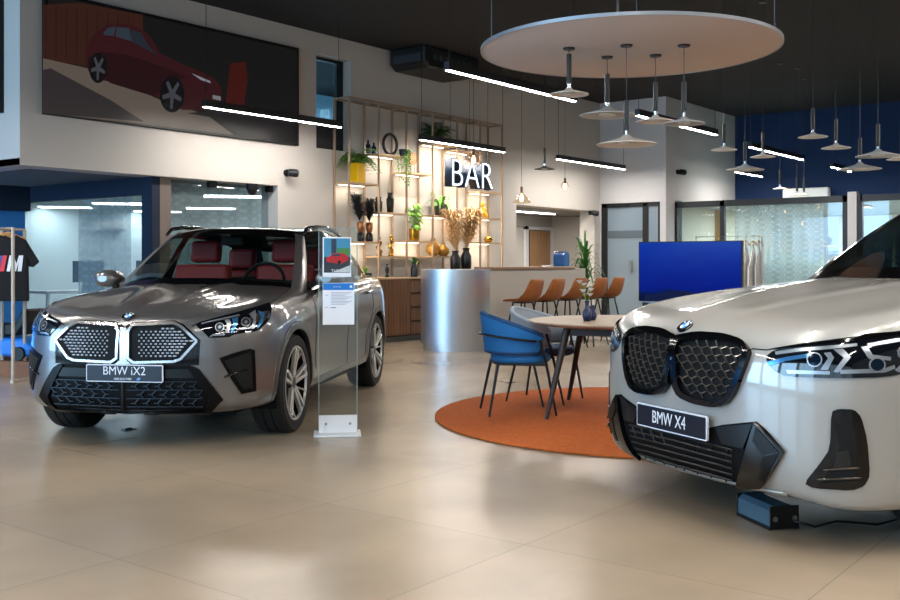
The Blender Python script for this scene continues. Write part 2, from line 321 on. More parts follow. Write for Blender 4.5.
# ---- right glazed showroom office
UG = 19.2; zg = 2.46
def vpx(px): return onU(px, UG)[0]
g = MB(); segs = [675, 722, 846]
for px, w in ((675, .09), (722, .09), (845, .09)): g.box(UG, UG+.1, vpx(px)-w/2, vpx(px)+w/2, 0, zg)
g.box(UG, UG+.1, vpx(848), V1, zg-.12, zg); g.box(UG, UG+.1, -4, vpx(860), zg-.12, zg); g.box(UG, UG+.1, vpx(860)-.04, vpx(860)+.04, 0, zg)
g.box(UG, UG+.1, 2.5, 2.6, 0, zg)
o = g.build('window_4', M_frame); o['kind'] = 'structure'
box('glass_pane', M_glass, UG+.04, UG+.05, -4, V1, 0, zg-.1, o)
struct('wall_glazing_post', M_wall2, UG-.03, UG+.14, vpx(857), vpx(848), 0, zg+.06)
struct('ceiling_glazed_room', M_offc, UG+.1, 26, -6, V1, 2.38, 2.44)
struct('wall_blue', mat('deep_blue_wall', '#06244C', .8), 22.4, 22.6, -8, V1, 2.44, CEIL)
struct('wall_showroom_side', mat('room_cream', '#C9CBB8', .9), UG+.3, 26, V1-.02, V1+.1, 0, 2.5)
bw = MB(); UB = 25.5
bw.box(UB, UB+.2, -6, V1, 0, .9); bw.box(UB, UB+.2, -6, V1, 2.35, 2.5)
y1 = onU(790, UB)[0]; bw.box(UB, UB+.2, y1, V1, .9, 2.35)
o = bw.build('wall_far_right', mat('room_cream', '#C9CBB8', .9)); o['kind'] = 'structure'
wf = MB(); y = y1
while y > -6: wf.box(UB, UB+.08, y-.04, y+.04, .9, 2.35); y -= 1.25
wf.box(UB, UB+.08, -6, y1, 1.6, 1.65)
o = wf.build('window_5', M_wht); o['kind'] = 'structure'
struct('wall_ochre', mat('ochre_panel', '#B8842C', .6), 21.2, 21.3, onU(721, 21.2)[0], onU(706, 21.2)[0], 0, 2.45)
struct('wall_pale_screen', mat('pale_screen', '#D9DCCB', .8), 21.6, 21.7, onU(706, 21.6)[0], onU(672, 21.6)[0], 0, 2.45)
curtain('sheer curtain behind the glass wall beside the clothes rail', (UG+.4, vpx(727)), (UG+.4, vpx(818)), .02, 2.4)
curtain('gathered sheer curtain at the outer windows of the glazed room', (UB-.6, y1+.2), (UB-.6, y1-.6), .02, 2.4)
# outside the far windows
mo = mat('outside_facade', '#8FB4CC', .8)
tag(box('outside_building', mo, 40, 44, -4, 12, 0, 2.2), 'pale building outside the far right windows', 'building')
# AC on blue wall, cameras
t = thing('air_conditioner', 'white air conditioner on the deep blue wall', 'air conditioner', (22.4, onU(808, 22.4)[0], ht(201, onU(808, 22.4)[1])))
MB().box(-.22, 0, -.5, .5, 0, .28).build('body', M_wht, t, bevel=.04); MB().box(-.225, -.19, -.45, .45, .02, .06).build('vent', mat('vent_grey', '#8A9090', .5), t)
def cctv(label, loc, d):
    t = thing('security_camera', label, 'camera', loc, 0, None); mm = mat('cam_black', '#151618', .4)
    d = Vector(d).normalized(); q = d.to_track_quat('Z', 'Y').to_matrix().to_4x4()
    n = Vector((0, -1, 0)) if abs(d.y) > .1 else Vector((-1, 0, 0))
    MB().lathe([(.05, 0), (.05, .03)], (0, 0, 0), 16, n.to_track_quat('Z', 'Y').to_matrix().to_4x4()).build('mount', mm, t)
    MB().lathe([(.02, -.02), (.055, 0), (.06, .1), (.045, .13)], n*.07, 16, q).build('housing', mm, t, smooth=True, autos=40); MB().lathe([(.03, .131), (.03, .135)], n*.07, 12, q).build('lens', mat('lens', '#05070A', .1), t)
u, Z = onV(286, V0); cctv('black security camera on the white wall right of the big screen', (u, V0, ht(173, Z)), (.6, -.8, -.1))
v, Z = onU(592, 18.4); u, Z = onV(592, V0); cctv('black security camera at the right end of the bar recess', (u-.1, V0+.0, ht(213, Z)), (.5, -.8, -.2))
u, Z = onV(677, V1); cctv('black security camera on the wall above the glass office', (u, V1, ht(172, Z)), (.8, -.6, -.1))
t = thing('dome_camera', 'black dome camera under the white soffit', 'camera', (onV(256, V0)[0], V0+.08, SOF)); MB().lathe([(.0, -.16), (.05, -.14), (.07, -.09), (.09, -.06), (.09, 0)], n=20).build('dome', mat('cam_black', '#151618', .4), t, smooth=True, autos=50)
for px, l in ((212, 'small black sensor box under the soffit left of the dome camera'), (270, 'small black sensor box under the soffit right of the dome camera')):
    u, Z = onV(px, V0+.15); tag(MB().box(u-.06, u+.06, V0+.1, V0+.2, SOF-.09, SOF).build('sensor_box', M_black, bevel=.01), l, 'sensor')
# ---- unseen sides of the hall: glazed street front and plain wall
fw = MB()
for v in range(-8, 15, 3): fw.box(-6, -5.85, v-.06, v+.06, 0, CEIL)
fw.box(-6, -5.85, -8, 20, 0, .15); fw.box(-6, -5.85, -8, 20, 3.9, CEIL)
o = fw.build('window_6', M_frame); o['kind'] = 'structure'
struct('wall_near', M_wall, -6, 30, -8.1, -8, 0, CEIL)
struct('wall_left_far', M_navy, -6, uC, 20, 20.1, 0, CEIL)
# world
w = bpy.data.worlds.new('world'); SC.world = w; w.use_nodes = True
bg = w.node_tree.nodes['Background']; bg.inputs[0].default_value = (.6, .8, 1, 1); bg.inputs[1].default_value = .9
# ================= LAMPS =================
M_bar = mat('lamp_black', '#131313', .4)
bar_n = 0
BARL = ['long light bar hanging before the big wall screen', 'light bar hanging in front of the shelving beside the bar sign', 'light bar hanging high in front of the recess behind the bar',
        'light bar hanging nearest the black ceiling unit', 'light bar hanging behind the cluster of cone lamps', 'light bar hanging before the deep blue wall, longer one seen among the cone lamps',
        'short light bar by the grey wall corner, partly behind a cone lamp', 'short light bar low before the blue wall towards the windows']
LP = [(7.71, 10.08, 9.8), (11.84, 14.1, 9.82), (15.63, 18.2, 9.7), (7.7, 10.14, 6.05), (11.6, 14.1, 6.0), (15.92, 18.5, 6.2), (20.16, 21.66, 8.15), (20.24, 21.49, 6.22),
      (1.0, 3.2, 6.05), (2.2, 4.2, 9.8), (2.6, 5.0, 2.2), (-.6, 1.8, 2.2), (-1.8, .6, 6.05), (2.4, 4.8, -1.9), (7.0, 9.4, -1.6), (-.6, 1.8, -1.6), (11.0, 13.4, -.9), (15.5, 17.9, 1.6), (11.6, 14.0, 1.9), (5.2, 7.6, .2), (7.6, 10.0, 1.0), (1.5, 3.9, 7.95), (2.4, 4.8, .3)]  # last four bars are unseen extras, added to brighten the cars
for i, (a, b, v) in enumerate(LP):
    z = 3.1
    lab = BARL[i] if i < 8 else 'light bar over the near part of the hall, %s in the lighting rows' % ['first', 'second', 'third', 'fourth', 'fifth', 'sixth', 'seventh', 'eighth', 'ninth', 'tenth', 'eleventh', 'added for car light, twelfth', 'added for car light, thirteenth', 'added for car light, fourteenth', 'added for car light, last'][i-8]
    t = thing('light_bar', lab, 'light', ((a+b)/2, v, z), 0, 'hanging light bars'); L = (b-a)/2
    box('housing', M_bar, -L, L, -.035, .035, 0, .085, t, bevel=.004); box('diffuser', M_ledw, -L+.01, L-.01, -.021, .021, -.004, 0, t)
    for x in (-L+.04, L-.04) if i not in (6, 7) else (-L+.1, L-.1): MB().tube([(x, 0, .085), (x, 0, CEIL-z)], .004, 6).build('cable', M_bar, t)
# suspended disc over the rug
DC = (7.28, 3.845); DR = 1.19; DZ = 2.93
t = thing('ceiling_disc', 'large round pale panel hung flat below the black ceiling', 'ceiling panel', (DC[0], DC[1], DZ))
MB().lathe([(0, 0), (DR-.01, 0), (DR, .004), (DR, .02), (DR-.01, .024), (0, .024)], n=96).build('panel', mat('disc_felt', '#DCCEC4', .9), t, autos=30)
b = MB(); b.lathe([(DR+.0, -.002), (DR+.008, 0), (DR+.008, .026), (DR, .028)], n=96, cap=False); b.build('rim', mat('disc_rim', '#B9BEC6', .35, .6), t, autos=30)
for k in range(4):
    a = .42+k*pi/2; x, y = (DR-.06)*cos(a), (DR-.06)*sin(a); MB().tube([(x, y, .04), (x, y, CEIL-DZ)], .005, 6).tube([(x, y, .04), (x, y, .16)], .01, 8).build('cable', mat('wire_steel', '#8A8A8A', .3, 1), t)
M_shade = mat('shade_metal', '#E8DFD2', .4, .1); M_shadeg = mat('shade_metal_cool', '#BFC1C0', .4, .15)
def cone(label, u, v, z, R, top, m=None, group='cone lamps'):
    t = thing('cone_pendant_lamp', label, 'pendant lamp', (u, v, z), 0, group)
    MB().lathe([(R, -.005), (R, 0), (R*.55, R*.12), (R*.2, R*.22), (.022, R*.32), (.02, R*.32), (R*.16, R*.2), (R*.53, R*.1), (R-.004, -.005)], n=40, cap=False).build('shade', m or M_shade, t, autos=60)
    MB().lathe([(.018, R*.32), (.02, R*.32+.04)], n=12).build('collar', mat('chrome', '#D0D0D0', .15, 1), t)
    MB().cyl((0, 0, R*.32+.03), .02, .24, 14).build('stem', M_bar, t); MB().tube([(0, 0, R*.42+.25), (0, 0, top-z)], .003, 6).build('cable', M_bar, t)
    MB().lathe([(0, top-z-.015), (.045, top-z-.015), (.05, top-z)], n=16).build('canopy', M_bar, t)
    MB().lathe([(0, -.004), (R*.3, -.002), (R*.3, .01)], n=16).build('lens', mat('lamp_lens', '#E8E0D0', .5), t)
for (px, pt, py, R, lab, m) in ((569, 48, 93, .157, 'small bronze cone lamp, leftmost under the round panel', 0), (607.3, 56.7, 114, .23, 'large cone lamp under the panel, second from the small bronze one', 1), (626.5, 45, 143, .235, 'large cone lamp hanging lowest under the round panel', 0),
                            (655.6, 55, 120, .157, 'small pale cone lamp under the panel, in front of a light bar', 0), (684, 45, 122, .16, 'small cone lamp rightmost under the round panel', 1)):
    u, v = gr(px, pt, DZ); Z = u*C_+v*S_; cone(lab, u, v, ht(py, Z)-.01, R, DZ, M_shadeg if m else M_shade)
for (px, py, Z, R, lab) in ((724, 149, 12.4, .16, 'small cone lamp before the grey wall edge next to the blue wall'), (745, 169, 12.4, .23, 'large cone lamp near the grey wall and blue wall corner'), (763, 156, 13, .16, 'small cone lamp crossing a light bar before the blue wall'),
                        (813, 136, 11.2, .16, 'small cone lamp hanging highest before the blue wall'), (836, 147, 11.2, .16, 'small cone lamp below and right of the highest one'), (860, 168, 11.2, .23, 'large cone lamp hanging lowest in the group before the blue wall'),
                        (878, 155, 10.8, .23, 'large cone lamp behind the lowest one of the blue wall group'), (902, 158, 11, .16, 'small cone lamp cut by the right picture edge'), (780, 188, 17, .12, 'tiny far cone lamp above the white air conditioner, left one'),
                        (797, 195, 17.4, .14, 'tiny dark cone lamp in front of the air conditioner'), (804, 194.5, 18.4, .12, 'tiny dark cone lamp at the middle of the air conditioner')):
    u, v = cw((px-450)/F*Z, Z); cone(lab, u, v, ht(py, Z)-.01, R, CEIL, M_shadeg if R > .2 else None, 'cone lamps before the blue wall')
u, Z = onV(544.5, 8.4); cone('small dark cone lamp hanging over the bar counter', u, 8.4, ht(169, Z), .16, CEIL, mat('shade_dark', '#4A4540', .4, .5), 'lamps over the bar')
M_bulb = mat('bulb_glow', '#FFE9C0', emit='#FFD9A0', es=14); M_bglass = glassmat('bulb_glass', '#F4E8DA', .04)
for px, py, r, lab in ((473.5, 160, .13, 'clear glass pendant lamp hanging before the letter A of the sign'), (521.6, 198, .14, 'clear glass bulb lamp hanging at the left edge of the bar recess'), (565, 186, .065, 'amber globe bulb lamp hanging over the bar counter')):
    u, Z = onV(px, 8.6); z = ht(py, Z); t = thing('bulb_pendant_lamp', lab, 'pendant lamp', (u, 8.6, z), 0, 'bulb lamps over the bar')
    if r > .1: MB().lathe([(r*.95, -r*.55), (r, -r*.45), (r*.6, r*.1), (r*.25, r*.5), (.02, r*.6)], n=24).build('shade', M_bglass, t, smooth=True)
    else: MB().lathe([(0, -r), (r*.7, -r*.7), (r, 0), (r*.7, r*.7), (.02, r*1.15)], n=20).build('shade', M_bglass, t, smooth=True)
    MB().lathe([(0, -.06), (.022, -.045), (.03, -.01), (.02, .03), (.012, .06)], n=12).build('bulb', M_bulb, t, smooth=True)
    MB().cyl((0, 0, r*.6), .02, .09, 12).build('socket', mat('socket_copper', '#6E4A34', .4, .6), t); MB().tube([(0, 0, .1), (0, 0, CEIL-z)], .003, 6).build('cable', M_bar, t)
# black ceiling air unit
t = thing('ceiling_air_unit', 'black air handling unit fixed under the black ceiling', 'air conditioner', (12.7, 10.2, CEIL))
MB().prism([(-.72, -.004), (.72, -.004), (.72, -.26), (.6, -.34), (-.6, -.34), (-.72, -.26)], -.36, .36, Matrix.Translation((0, -.0, 0)) @ Matrix.Rotation(pi/2, 4, 'X')).build('body', mat('unit_black', '#17191B', .45), t, bevel=.03)
b = MB()
for k in range(7): b.box(-.5+k*.15, -.42+k*.15, -.367, -.355, -.2, -.12)
b.build('vent_slots', mat('vent_dim', '#33383C', .5), t)
b = MB(); b.box(-.727, -.715, -.28, .28, -.24, -.12); b.build('grille', mat('vent_dim', '#33383C', .5), t)

# ================= WALL SCREENS =================
def quad(name, pts, m, parent, y0=0, th=.002):
    b = MB(); n = len(pts); b.add([(x, y0, z) for x, z in pts]+[(x, y0-th, z) for x, z in pts], [tuple(range(n)), tuple(range(2*n-1, n-1, -1))]+[(i, (i+1) % n, n+(i+1) % n, n+i) for i in range(n)])
    return b.build(name, m, parent)
u0, u1 = 6.08, 9.99; zb, ztp = 2.89, 4.29
t = thing('wall_screen', 'huge dark wall screen showing a dark red car', 'screen', (u0, V0, zb)); W = u1-u0; H = ztp-zb
box('frame', M_black, 0, W, -.06, 0, 0, H, t, bevel=.005)
def em(n, c, s=.5, r=.35): return mat(n, '#030303', r, emit=c, es=.5, spec=.2)
def scr(px, py):   # photo point on the screen plane
    uu, Z = onV(px, V0-.06); return (uu-u0, ht(py, Z)-zb)
SY = -.061
quad('picture', [(.04, .04), (W-.04, .04), (W-.04, H-.04), (.04, H-.04)], em('scr_dark', '#1E1D1D'), t, SY)
P = lambda L: [scr(x/3, y/3) for x, y in L]
quad('picture_garage', P([(128, 15), (128, 178), (262, 200), (428, 225), (428, 45), (240, 8)]), em('scr_wood', '#42261F', .35), t, SY-.002)
for k in range(9): quad('picture_plank', P([(135+k*31, 14+k*4), (138+k*31, 14+k*4), (138+k*31, 178), (135+k*31, 178)]), em('scr_plank', '#341C18', .3), t, SY-.0035, .001)
quad('picture_ground', P([(128, 175), (262, 205), (480, 300), (620, 345), (700, 405), (128, 338)]), em('scr_sand', '#6E635A', .35), t, SY-.004)
quad('picture_shadow', P([(128, 210), (150, 205), (330, 300), (430, 365), (128, 340)]), em('scr_shade', '#3A3536', .3), t, SY-.0065)
quad('picture_shadow', P([(560, 340), (650, 355), (720, 410), (880, 432), (880, 350), (640, 330)]), em('scr_shade2', '#262425', .3), t, SY-.0065)
quad('picture_pillar', P([(690, 190), (735, 186), (742, 240), (730, 318), (675, 308)]), em('scr_red', '#4A1C18', .4), t, SY-.008)
quad('picture_car', P([(258, 200), (252, 165), (268, 120), (290, 90), (325, 72), (385, 72), (430, 92), (452, 115), (478, 160), (540, 190), (590, 210), (640, 235), (662, 262), (664, 300), (650, 320), (600, 330), (545, 330), (470, 290), (350, 250), (275, 235)]), em('scr_car', '#3E1C20', .45), t, SY-.01)
quad('picture_car_side', P([(262, 200), (262, 170), (300, 155), (380, 165), (470, 195), (545, 225), (560, 240), (520, 235), (460, 290), (330, 250)]), em('scr_car2', '#2E161A', .4), t, SY-.012)
quad('picture_car_window', P([(308, 100), (322, 84), (345, 80), (340, 108), (312, 106)]), em('scr_glass', '#38424E', .4), t, SY-.0125)
quad('picture_car_window', P([(345, 110), (348, 82), (385, 84), (395, 125)]), em('scr_glass', '#38424E', .4), t, SY-.0125)
quad('picture_car_window', P([(395, 126), (390, 90), (420, 98), (445, 140), (470, 165)]), em('scr_glass2', '#2C323C', .4), t, SY-.0125)
for cx, cy, rx, ry in ((292, 204, 27, 46), (514, 283, 37, 55)):
    quad('picture_wheel', P([(cx+rx*cos(a*pi/10), cy+ry*sin(a*pi/10)) for a in range(20)]), em('scr_tyre', '#141416', .2), t, SY-.014)
    for k in range(5):
        a = k*2*pi/5+.4; quad('picture_spoke', P([(cx+rx*.15*cos(a+1.5), cy+ry*.15*sin(a+1.5)), (cx+rx*.8*cos(a+.14), cy+ry*.8*sin(a+.14)), (cx+rx*.8*cos(a-.14), cy+ry*.8*sin(a-.14)), (cx+rx*.15*cos(a-1.5), cy+ry*.15*sin(a-1.5))]), em('scr_spoke', '#4C4E54', .3), t, SY-.016, .001)
quad('picture_headlamp', P([(572, 220), (628, 243), (630, 250), (600, 240)]), em('scr_lamp', '#9498A0', .5), t, SY-.0125)
quad('picture_plate', P([(636, 285), (660, 290), (660, 302), (636, 297)]), em('scr_plate', '#8A8A90', .4), t, SY-.0125)
vv0 = onU(-3, uC)[0]; vv1 = onU(4, uC)[0]; Z = onU(3, uC)[1]
t = thing('wall_screen', 'sliver of a purple wall screen at the left picture edge', 'screen', (uC, vv1, ht(113, Z))); box('frame', M_black, -.05, 0, 0, 3.2, 0, ht(-20, Z)-ht(113, Z), t); box('picture', em('scr_purple', '#5A4A86', .6), -.055, -.05, .04, 3.16, .05, ht(-22, Z)-ht(113, Z), t)

# ================= BAR: shelving =================
VF, VBk = 10.27, 10.57; su0, su1 = onV(349, VF)[0], onV(502, VF)[0]; du = (su1-su0)/6
M_brass = mat('shelf_frame', '#A68C74', .45, .25); M_plank = mat('shelf_wood', '#B49672', .5)
t = thing('shelf_unit', 'tall open shelving of thin bronze frames behind the bar', 'shelf', (su0, VBk, 0)); zs0, zs1 = 1.0, 3.66; D = VBk-VF
def sz(px, cpy):                  # height of a shelf from the photo
    Z = onV(px, VF)[1]; return ht(90+cpy/3.16, Z)
fr = MB()
for k in range(7):
    for y in (-D, 0): fr.bar((k*du, y, zs0), (k*du, y, zs1), .028)
    fr.bar((k*du, -D, zs1), (k*du, 0, zs1), .028)
for y in (-D, 0): fr.bar((0, y, zs1), (6*du, y, zs1), .028)
fr.build('frame', M_brass, t)
SH = {}
def shelf(c, cy, key, n=1, led=True):
    z = sz(349+(c+.5)*25.5, cy)-.02; SH[key] = z
    box('shelf_board', M_plank, c*du+.014, (c+n)*du-.014, -D+.0, 0, z-.028, z, t)
    if led: box('led_strip', mat('led_shelf', '#FFFFFF', emit='#FFF2DC', es=7), c*du+.06, (c+n)*du-.06, -.05, -.02, z-.034, z-.0285, t)
    la = bpy.data.lights.new('shelf_light', 'AREA'); la.shape = 'RECTANGLE'; la.size = n*du*.8; la.size_y = .05; la.energy = 3.2*n; la.color = (1, .86, .66)
    if led: lo = bpy.data.objects.new('shelf_light', la); COL.objects.link(lo); lo.location = (su0+(c+n/2)*du, VF+.12, z-.04)
shelf(0, 288, 'yellow'); shelf(1, 198, 'ring'); shelf(2, 256, 'disc'); shelf(3, 163, 'top', 1); shelf(4, 186, 'top2', 1); shelf(1, 382, 'blackv'); shelf(3, 392, 'drac'); shelf(0, 474, 'pamp'); shelf(2, 472, 'pilea')
shelf(1, 520, 'gold', 1, False); shelf(3, 520, 'goldv', 1, False); shelf(5, 400, 'yfig'); shelf(5, 478, 'bowl'); shelf(4, 268, 'sign'); shelf(5, 318, 'out'); shelf(2, 522, 'g2', 1, False)
def sp(cpx, key, dz=0, v=None):
    v = v or (VF+VBk)/2; px = 320+cpx/3.16; u = onV(px, v)[0]; return (u, v, SH[key] if isinstance(key, str) else key)
# sideboard
cz = .985; cu0, cu1 = 9.8, su1+.1
M_wal = mat('walnut', '#7C5232', .45, noise=('#5A3A22', 2.5, 6, (12, 12, .6)))
t = thing('sideboard', 'long walnut sideboard standing under the shelving', 'cabinet', (cu0, 10.0, 0)); L = cu1-cu0
box('body', mat('walnut_dark', '#3A2718', .6), 0, L, .02, .58, .08, cz-.03, t); box('top', M_plank, -.01, L+.01, -.02, .58, cz-.03, cz, t, bevel=.004); box('plinth', mat('plinth_grey', '#6E6A64', .6), 0, L, .05, .55, 0, .08, t)
du0 = onV(413, 10.0)[0]-cu0; x = .01
while x < L-.5:
    if x > du0-.3 and x < du0+.35:
        for k in range(4):
            d = box('drawer', M_wal, x, x+.55, 0, .02, .1+k*.215, .1+k*.215+.2, t, bevel=.003); box('drawer_edge', mat('shadow_gap', '#1D130B', .7), x+.02, x+.53, -.004, .0, .1+k*.215+.19, .1+k*.215+.2, d)
        x += .56
    else: box('door', M_wal, x, x+.5, 0, .02, .1, .96, t, bevel=.003); x += .506
# ---------- plants and vases
M_gr = mat('leaf_green', '#5A9434', .5, noise=('#7CB44A', 8, 2)); M_grd = mat('leaf_dark', '#3A6A2C', .5, noise=('#3B6A2C', 8, 2)); M_grl = mat('leaf_lime', '#6FA83A', .45, noise=('#8CC04C', 8, 2))
M_blk = mat('black_ceramic', '#141414', .3); M_gold = mat('gold', '#B98A2E', .22, 1); M_yel = mat('yellow_ceramic', '#E8B400', .4); M_amber = mat('amber_glass', '#B88A3A', .12, .3)
def leafy(mb, n, L, w, rise, droop, z=0, r=.02, seg=5, a0=0, spread=2*pi):
    for i in range(n):
        a = a0+spread*i/n+random.uniform(-.2, .2); mb.blade((r*cos(a), r*sin(a), z), a, L*random.uniform(.65, 1.1), w*random.uniform(.8, 1.15), rise*random.uniform(.6, 1.3), droop*random.uniform(.7, 1.2), seg, .3)
def fern(mb, n, L, z=0, rise=.9, droop=1.1):
    for i in range(n):
        a = 2*pi*i/n+random.uniform(-.3, .3); l = L*random.uniform(.7, 1.1); r_ = rise*random.uniform(.5, 1.2); dr = droop*random.uniform(.7, 1.1)
        for k in range(2, 13):
            q = k/12; p = Vector((cos(a)*l*q*(1-r_*.4), sin(a)*l*q*(1-r_*.4), z+l*(r_*q-dr*q*q)))
            for sgn in (-1, 1): mb.blade(p, a+sgn*1.15, l*.34*(1.15-q*.7), .045, .3, .4, 3)
def plant(name, label, loc, pot, leaves, mpot, mleaf, grp=None):
    t = thing(name, label, 'plant', loc, random.uniform(0, 6), grp); t.rotation_euler[2] = 0; leaves.v = [(v[0], min(v[1], V0-.02-loc[1]), v[2]) for v in leaves.v]; pot.build('pot', mpot, t, autos=40); leaves.build('leaves', mleaf, t, smooth=True); return t
pt = MB().box(-.085, .085, -.085, .085, 0, .30); lv = MB(); fern(lv, 24, .5, .3, 1.0, .95); plant('potted_fern', 'bushy green fern in a tall square yellow pot', sp(117, 'yellow'), pt, lv, M_yel, M_gr)
t = thing('ring_sculpture', 'black ring shaped sculpture on a high shelf', 'ornament', sp(222, 'ring')); MB().tube([(0.16*cos(a*pi/16), 0, .18+.16*sin(a*pi/16)) for a in range(32)], .024, 12, closed=True).build('ring', M_blk, t, smooth=True); MB().box(-.06, .06, -.04, .04, 0, .02).build('base', M_blk, t)
for q, (cx, h) in enumerate(((152, .2), (170, .17))):
    tag(MB().lathe([(.0, 0), (.035, 0), (.04, h*.6), (.015, h*.75), (.015, h), (0, h)], sp(cx, 'ring'), 16).build('bottle', mat('bottle_blue', '#1D2E44', .25), autos=50), ['small dark bottle left of the black ring, outer one', 'small dark bottle left of the black ring, inner one'][q], 'bottle')
pt = MB().lathe([(0, 0), (.06, 0), (.08, .1), (.07, .1)], n=20); lv = MB()
for i in range(26):
    a = random.uniform(0, 6.3); L = random.uniform(.15, .62); x, y = .09*cos(a), .09*sin(a)
    for k in range(int(L/.035)): lv.blade((x+random.uniform(-.015, .015), y+random.uniform(-.015, .015), .09-k*.035), random.uniform(0, 6.3), .045, .025, .3, .8, 3)
plant('trailing_plant', 'trailing green plant hanging down from the high shelf by the ring', (lambda p: (p[0], VF-.02, p[2]))(sp(238, 'ring')), pt, lv, M_blk, M_gr)
t = thing('wooden_disc_ornament', 'round wooden disc on a little stand on the shelf', 'ornament', sp(293, 'disc')); MB().lathe([(0, -.012), (.105, -.012), (.105, .012), (0, .012)], (0, 0, .24), 32, Matrix.Rotation(pi/2, 4, 'X')).build('disc', mat('disc_wood', '#B98F5E', .5, noise=('#94683A', 6, 4)), t, autos=30)
b = MB(); b.bar((-.04, 0, 0), (-.04, 0, .16), .01).bar((.04, 0, 0), (.04, 0, .16), .01).box(-.06, .06, -.03, .03, 0, .012); b.build('stand', M_brass, t)
pt = MB().lathe([(0, 0), (.08, 0), (.11, .12), (.1, .12)], n=20); lv = MB(); fern(lv, 24, .46, .12, 1.0, .8); plant('potted_fern', 'dark green fern on the topmost shelf above the light bar', (sp(368, 'top')[0], VF+.15, SH['top']), pt, lv, M_blk, M_grd)
tag(MB().lathe([(0, 0), (.03, 0), (.032, .17), (.012, .24), (.014, .27), (0, .27)], sp(442, 'top2'), 16).build('vase', mat('pale_ceramic', '#C9C4BC', .5), autos=50), 'slim pale bottle vase on the topmost shelf', 'vase')
def handled(label, p, h):
    t = thing('black_vase', label, 'vase', p, .3, 'black two handled vases'); MB().lathe([(0, 0), (.05, 0), (.06, h*.35), (.065, h*.7), (.03, h*.78), (.035, h*.9), (.05, h), (.04, h), (0, h*.85)], n=24).build('body', M_blk, t, smooth=True)
    for s in (-1, 1): MB().tube([(s*.03, 0, h*.92), (s*.08, 0, h*.9), (s*.085, 0, h*.75), (s*.06, 0, h*.62)], .009, 8).build('handle', M_blk, t, smooth=True)
handled('shorter black vase with two handles on the shelf', sp(185, 'blackv'), .24); handled('taller black vase with two handles on the shelf', sp(222, 'blackv'), .32)
def plume(mb, base, ln, lean, wid, n=90):
    b0 = Vector(base)
    for i in range(n):
        q = random.random()**.8; a = random.uniform(0, 6.3); p = b0+Vector((lean[0], lean[1], 1))*ln*(.12+.6*q); mb.blade(p, a, ln*.3*random.uniform(.6, 1.2)*wid, .014, 1.05, .75, 4)
    mb.v = [(v[0], min(v[1], .14), v[2]) for v in mb.v]
M_pbl = mat('pampas_black', '#1A1A1C', .9); M_pam = mat('pampas_beige', '#F2C48A', .9)
for q, (cx, ln, le) in enumerate(((128, .5, (-.3, 0)), (156, .42, (.05, 0)))):
    t = thing('vase_with_pampas', ['copper and black vase with the taller black plumes leaning left', 'copper and black vase with the shorter black plumes'][q], 'vase', sp(cx, 'pamp'), 0, 'vases with black plumes')
    MB().lathe([(0, 0), (.055, 0), (.06, .04), (.05, .12), (.035, .14)], n=20).build('base', M_blk, t, smooth=True); MB().lathe([(.035, .14), (.055, .2), (.06, .28), (.045, .3), (.02, .28)], n=20).build('body', mat('copper', '#B07850', .3, .8), t, smooth=True)
    b = MB(); plume(b, (0, 0, .25), ln, le, 2.4, 420); b.build('plumes', M_pbl, t)
pt = MB().lathe([(0, 0), (.07, 0), (.085, .1), (.08, .2), (.085, .2)], n=24); lv = MB()
for i in range(30):
    a = random.uniform(0, 6.3); r = random.uniform(.02, .19); z = random.uniform(.22, .62)-r*.4; c = Vector((r*cos(a), r*sin(a), z)); n_ = Vector((cos(a)*.5, sin(a)*.5-.4, .7)).normalized(); q = n_.to_track_quat('Z', 'Y').to_matrix().to_4x4()
    lv.lathe([(0, 0), (.05, .008), (.052, .01)], c, 10, q); lv.tube([(0, 0, .18), c*.6+Vector((0, 0, .12)), c], .003, 5)
plant('round_leaf_plant', 'round leaved lime green plant in a gold vase', sp(297, 'pilea'), pt, lv, M_gold, M_grl)
pt = MB().lathe([(0, 0), (.085, 0), (.105, .17), (.095, .17), (.08, .12)], n=24); lv = MB(); leafy(lv, 15, .5, .06, 1.0, 1.1, .16); plant('dracaena_plant', 'striped long leaved plant in a dark grey pot', sp(380, 'drac'), pt, lv, mat('pot_grey', '#3B3A38', .6), M_gr)
t = thing('yellow_figurine', 'yellow sitting figurine on the shelf below the sign', 'ornament', sp(516, 'yfig')); MB().lathe([(0, 0), (.08, 0), (.085, .05), (.05, .12), (.06, .16), (.03, .2), (0, .21)], n=20).build('body', M_yel, t, smooth=True); MB().lathe([(0, 0), (.03, .01), (.04, .05), (.03, .08), (0, .09)], (-.02, 0, .19), 14).build('head', M_yel, t, smooth=True); b = MB(); b.tube([(.05, 0, .1), (.09, -.02, .06), (.06, -.04, .02)], .02, 8); b.build('arm', M_yel, t, smooth=True)
for q, (cx, cc) in enumerate(((187, .22), (224, .25))):
    t = thing('gold_figurine', ['twisted gold figurine, the more slender one', 'twisted gold figurine, the stouter one'][q], 'ornament', sp(cx, 'gold'), q*.6, 'gold figurines'); h = cc
    MB().lathe([(0, 0), (.045, 0), (.045, .02), (.02, .03)], n=16).build('base', M_gold, t, smooth=True)
    MB().tube([(.03*sin(k*1.1), .02*cos(k*1.1), .02+h*k/10) for k in range(11)], [.018+.012*abs(sin(k*.9)) for k in range(11)], 10).build('body', M_gold, t, smooth=True)
    MB().lathe([(0, -.03), (.025, -.01), (.022, .02), (0, .03)], (0, 0, h+.05), 12).build('head', M_gold, t, smooth=True)
tag(MB().lathe([(0, 0), (.06, 0), (.12, .08), (.115, .17), (.05, .24), (.03, .27), (.045, .29), (.02, .26)], sp(358, 'goldv'), 28).build('gold_vase', M_amber, smooth=True), 'taller round amber gold vase on the low shelf', 'vase', 'amber gold vases')
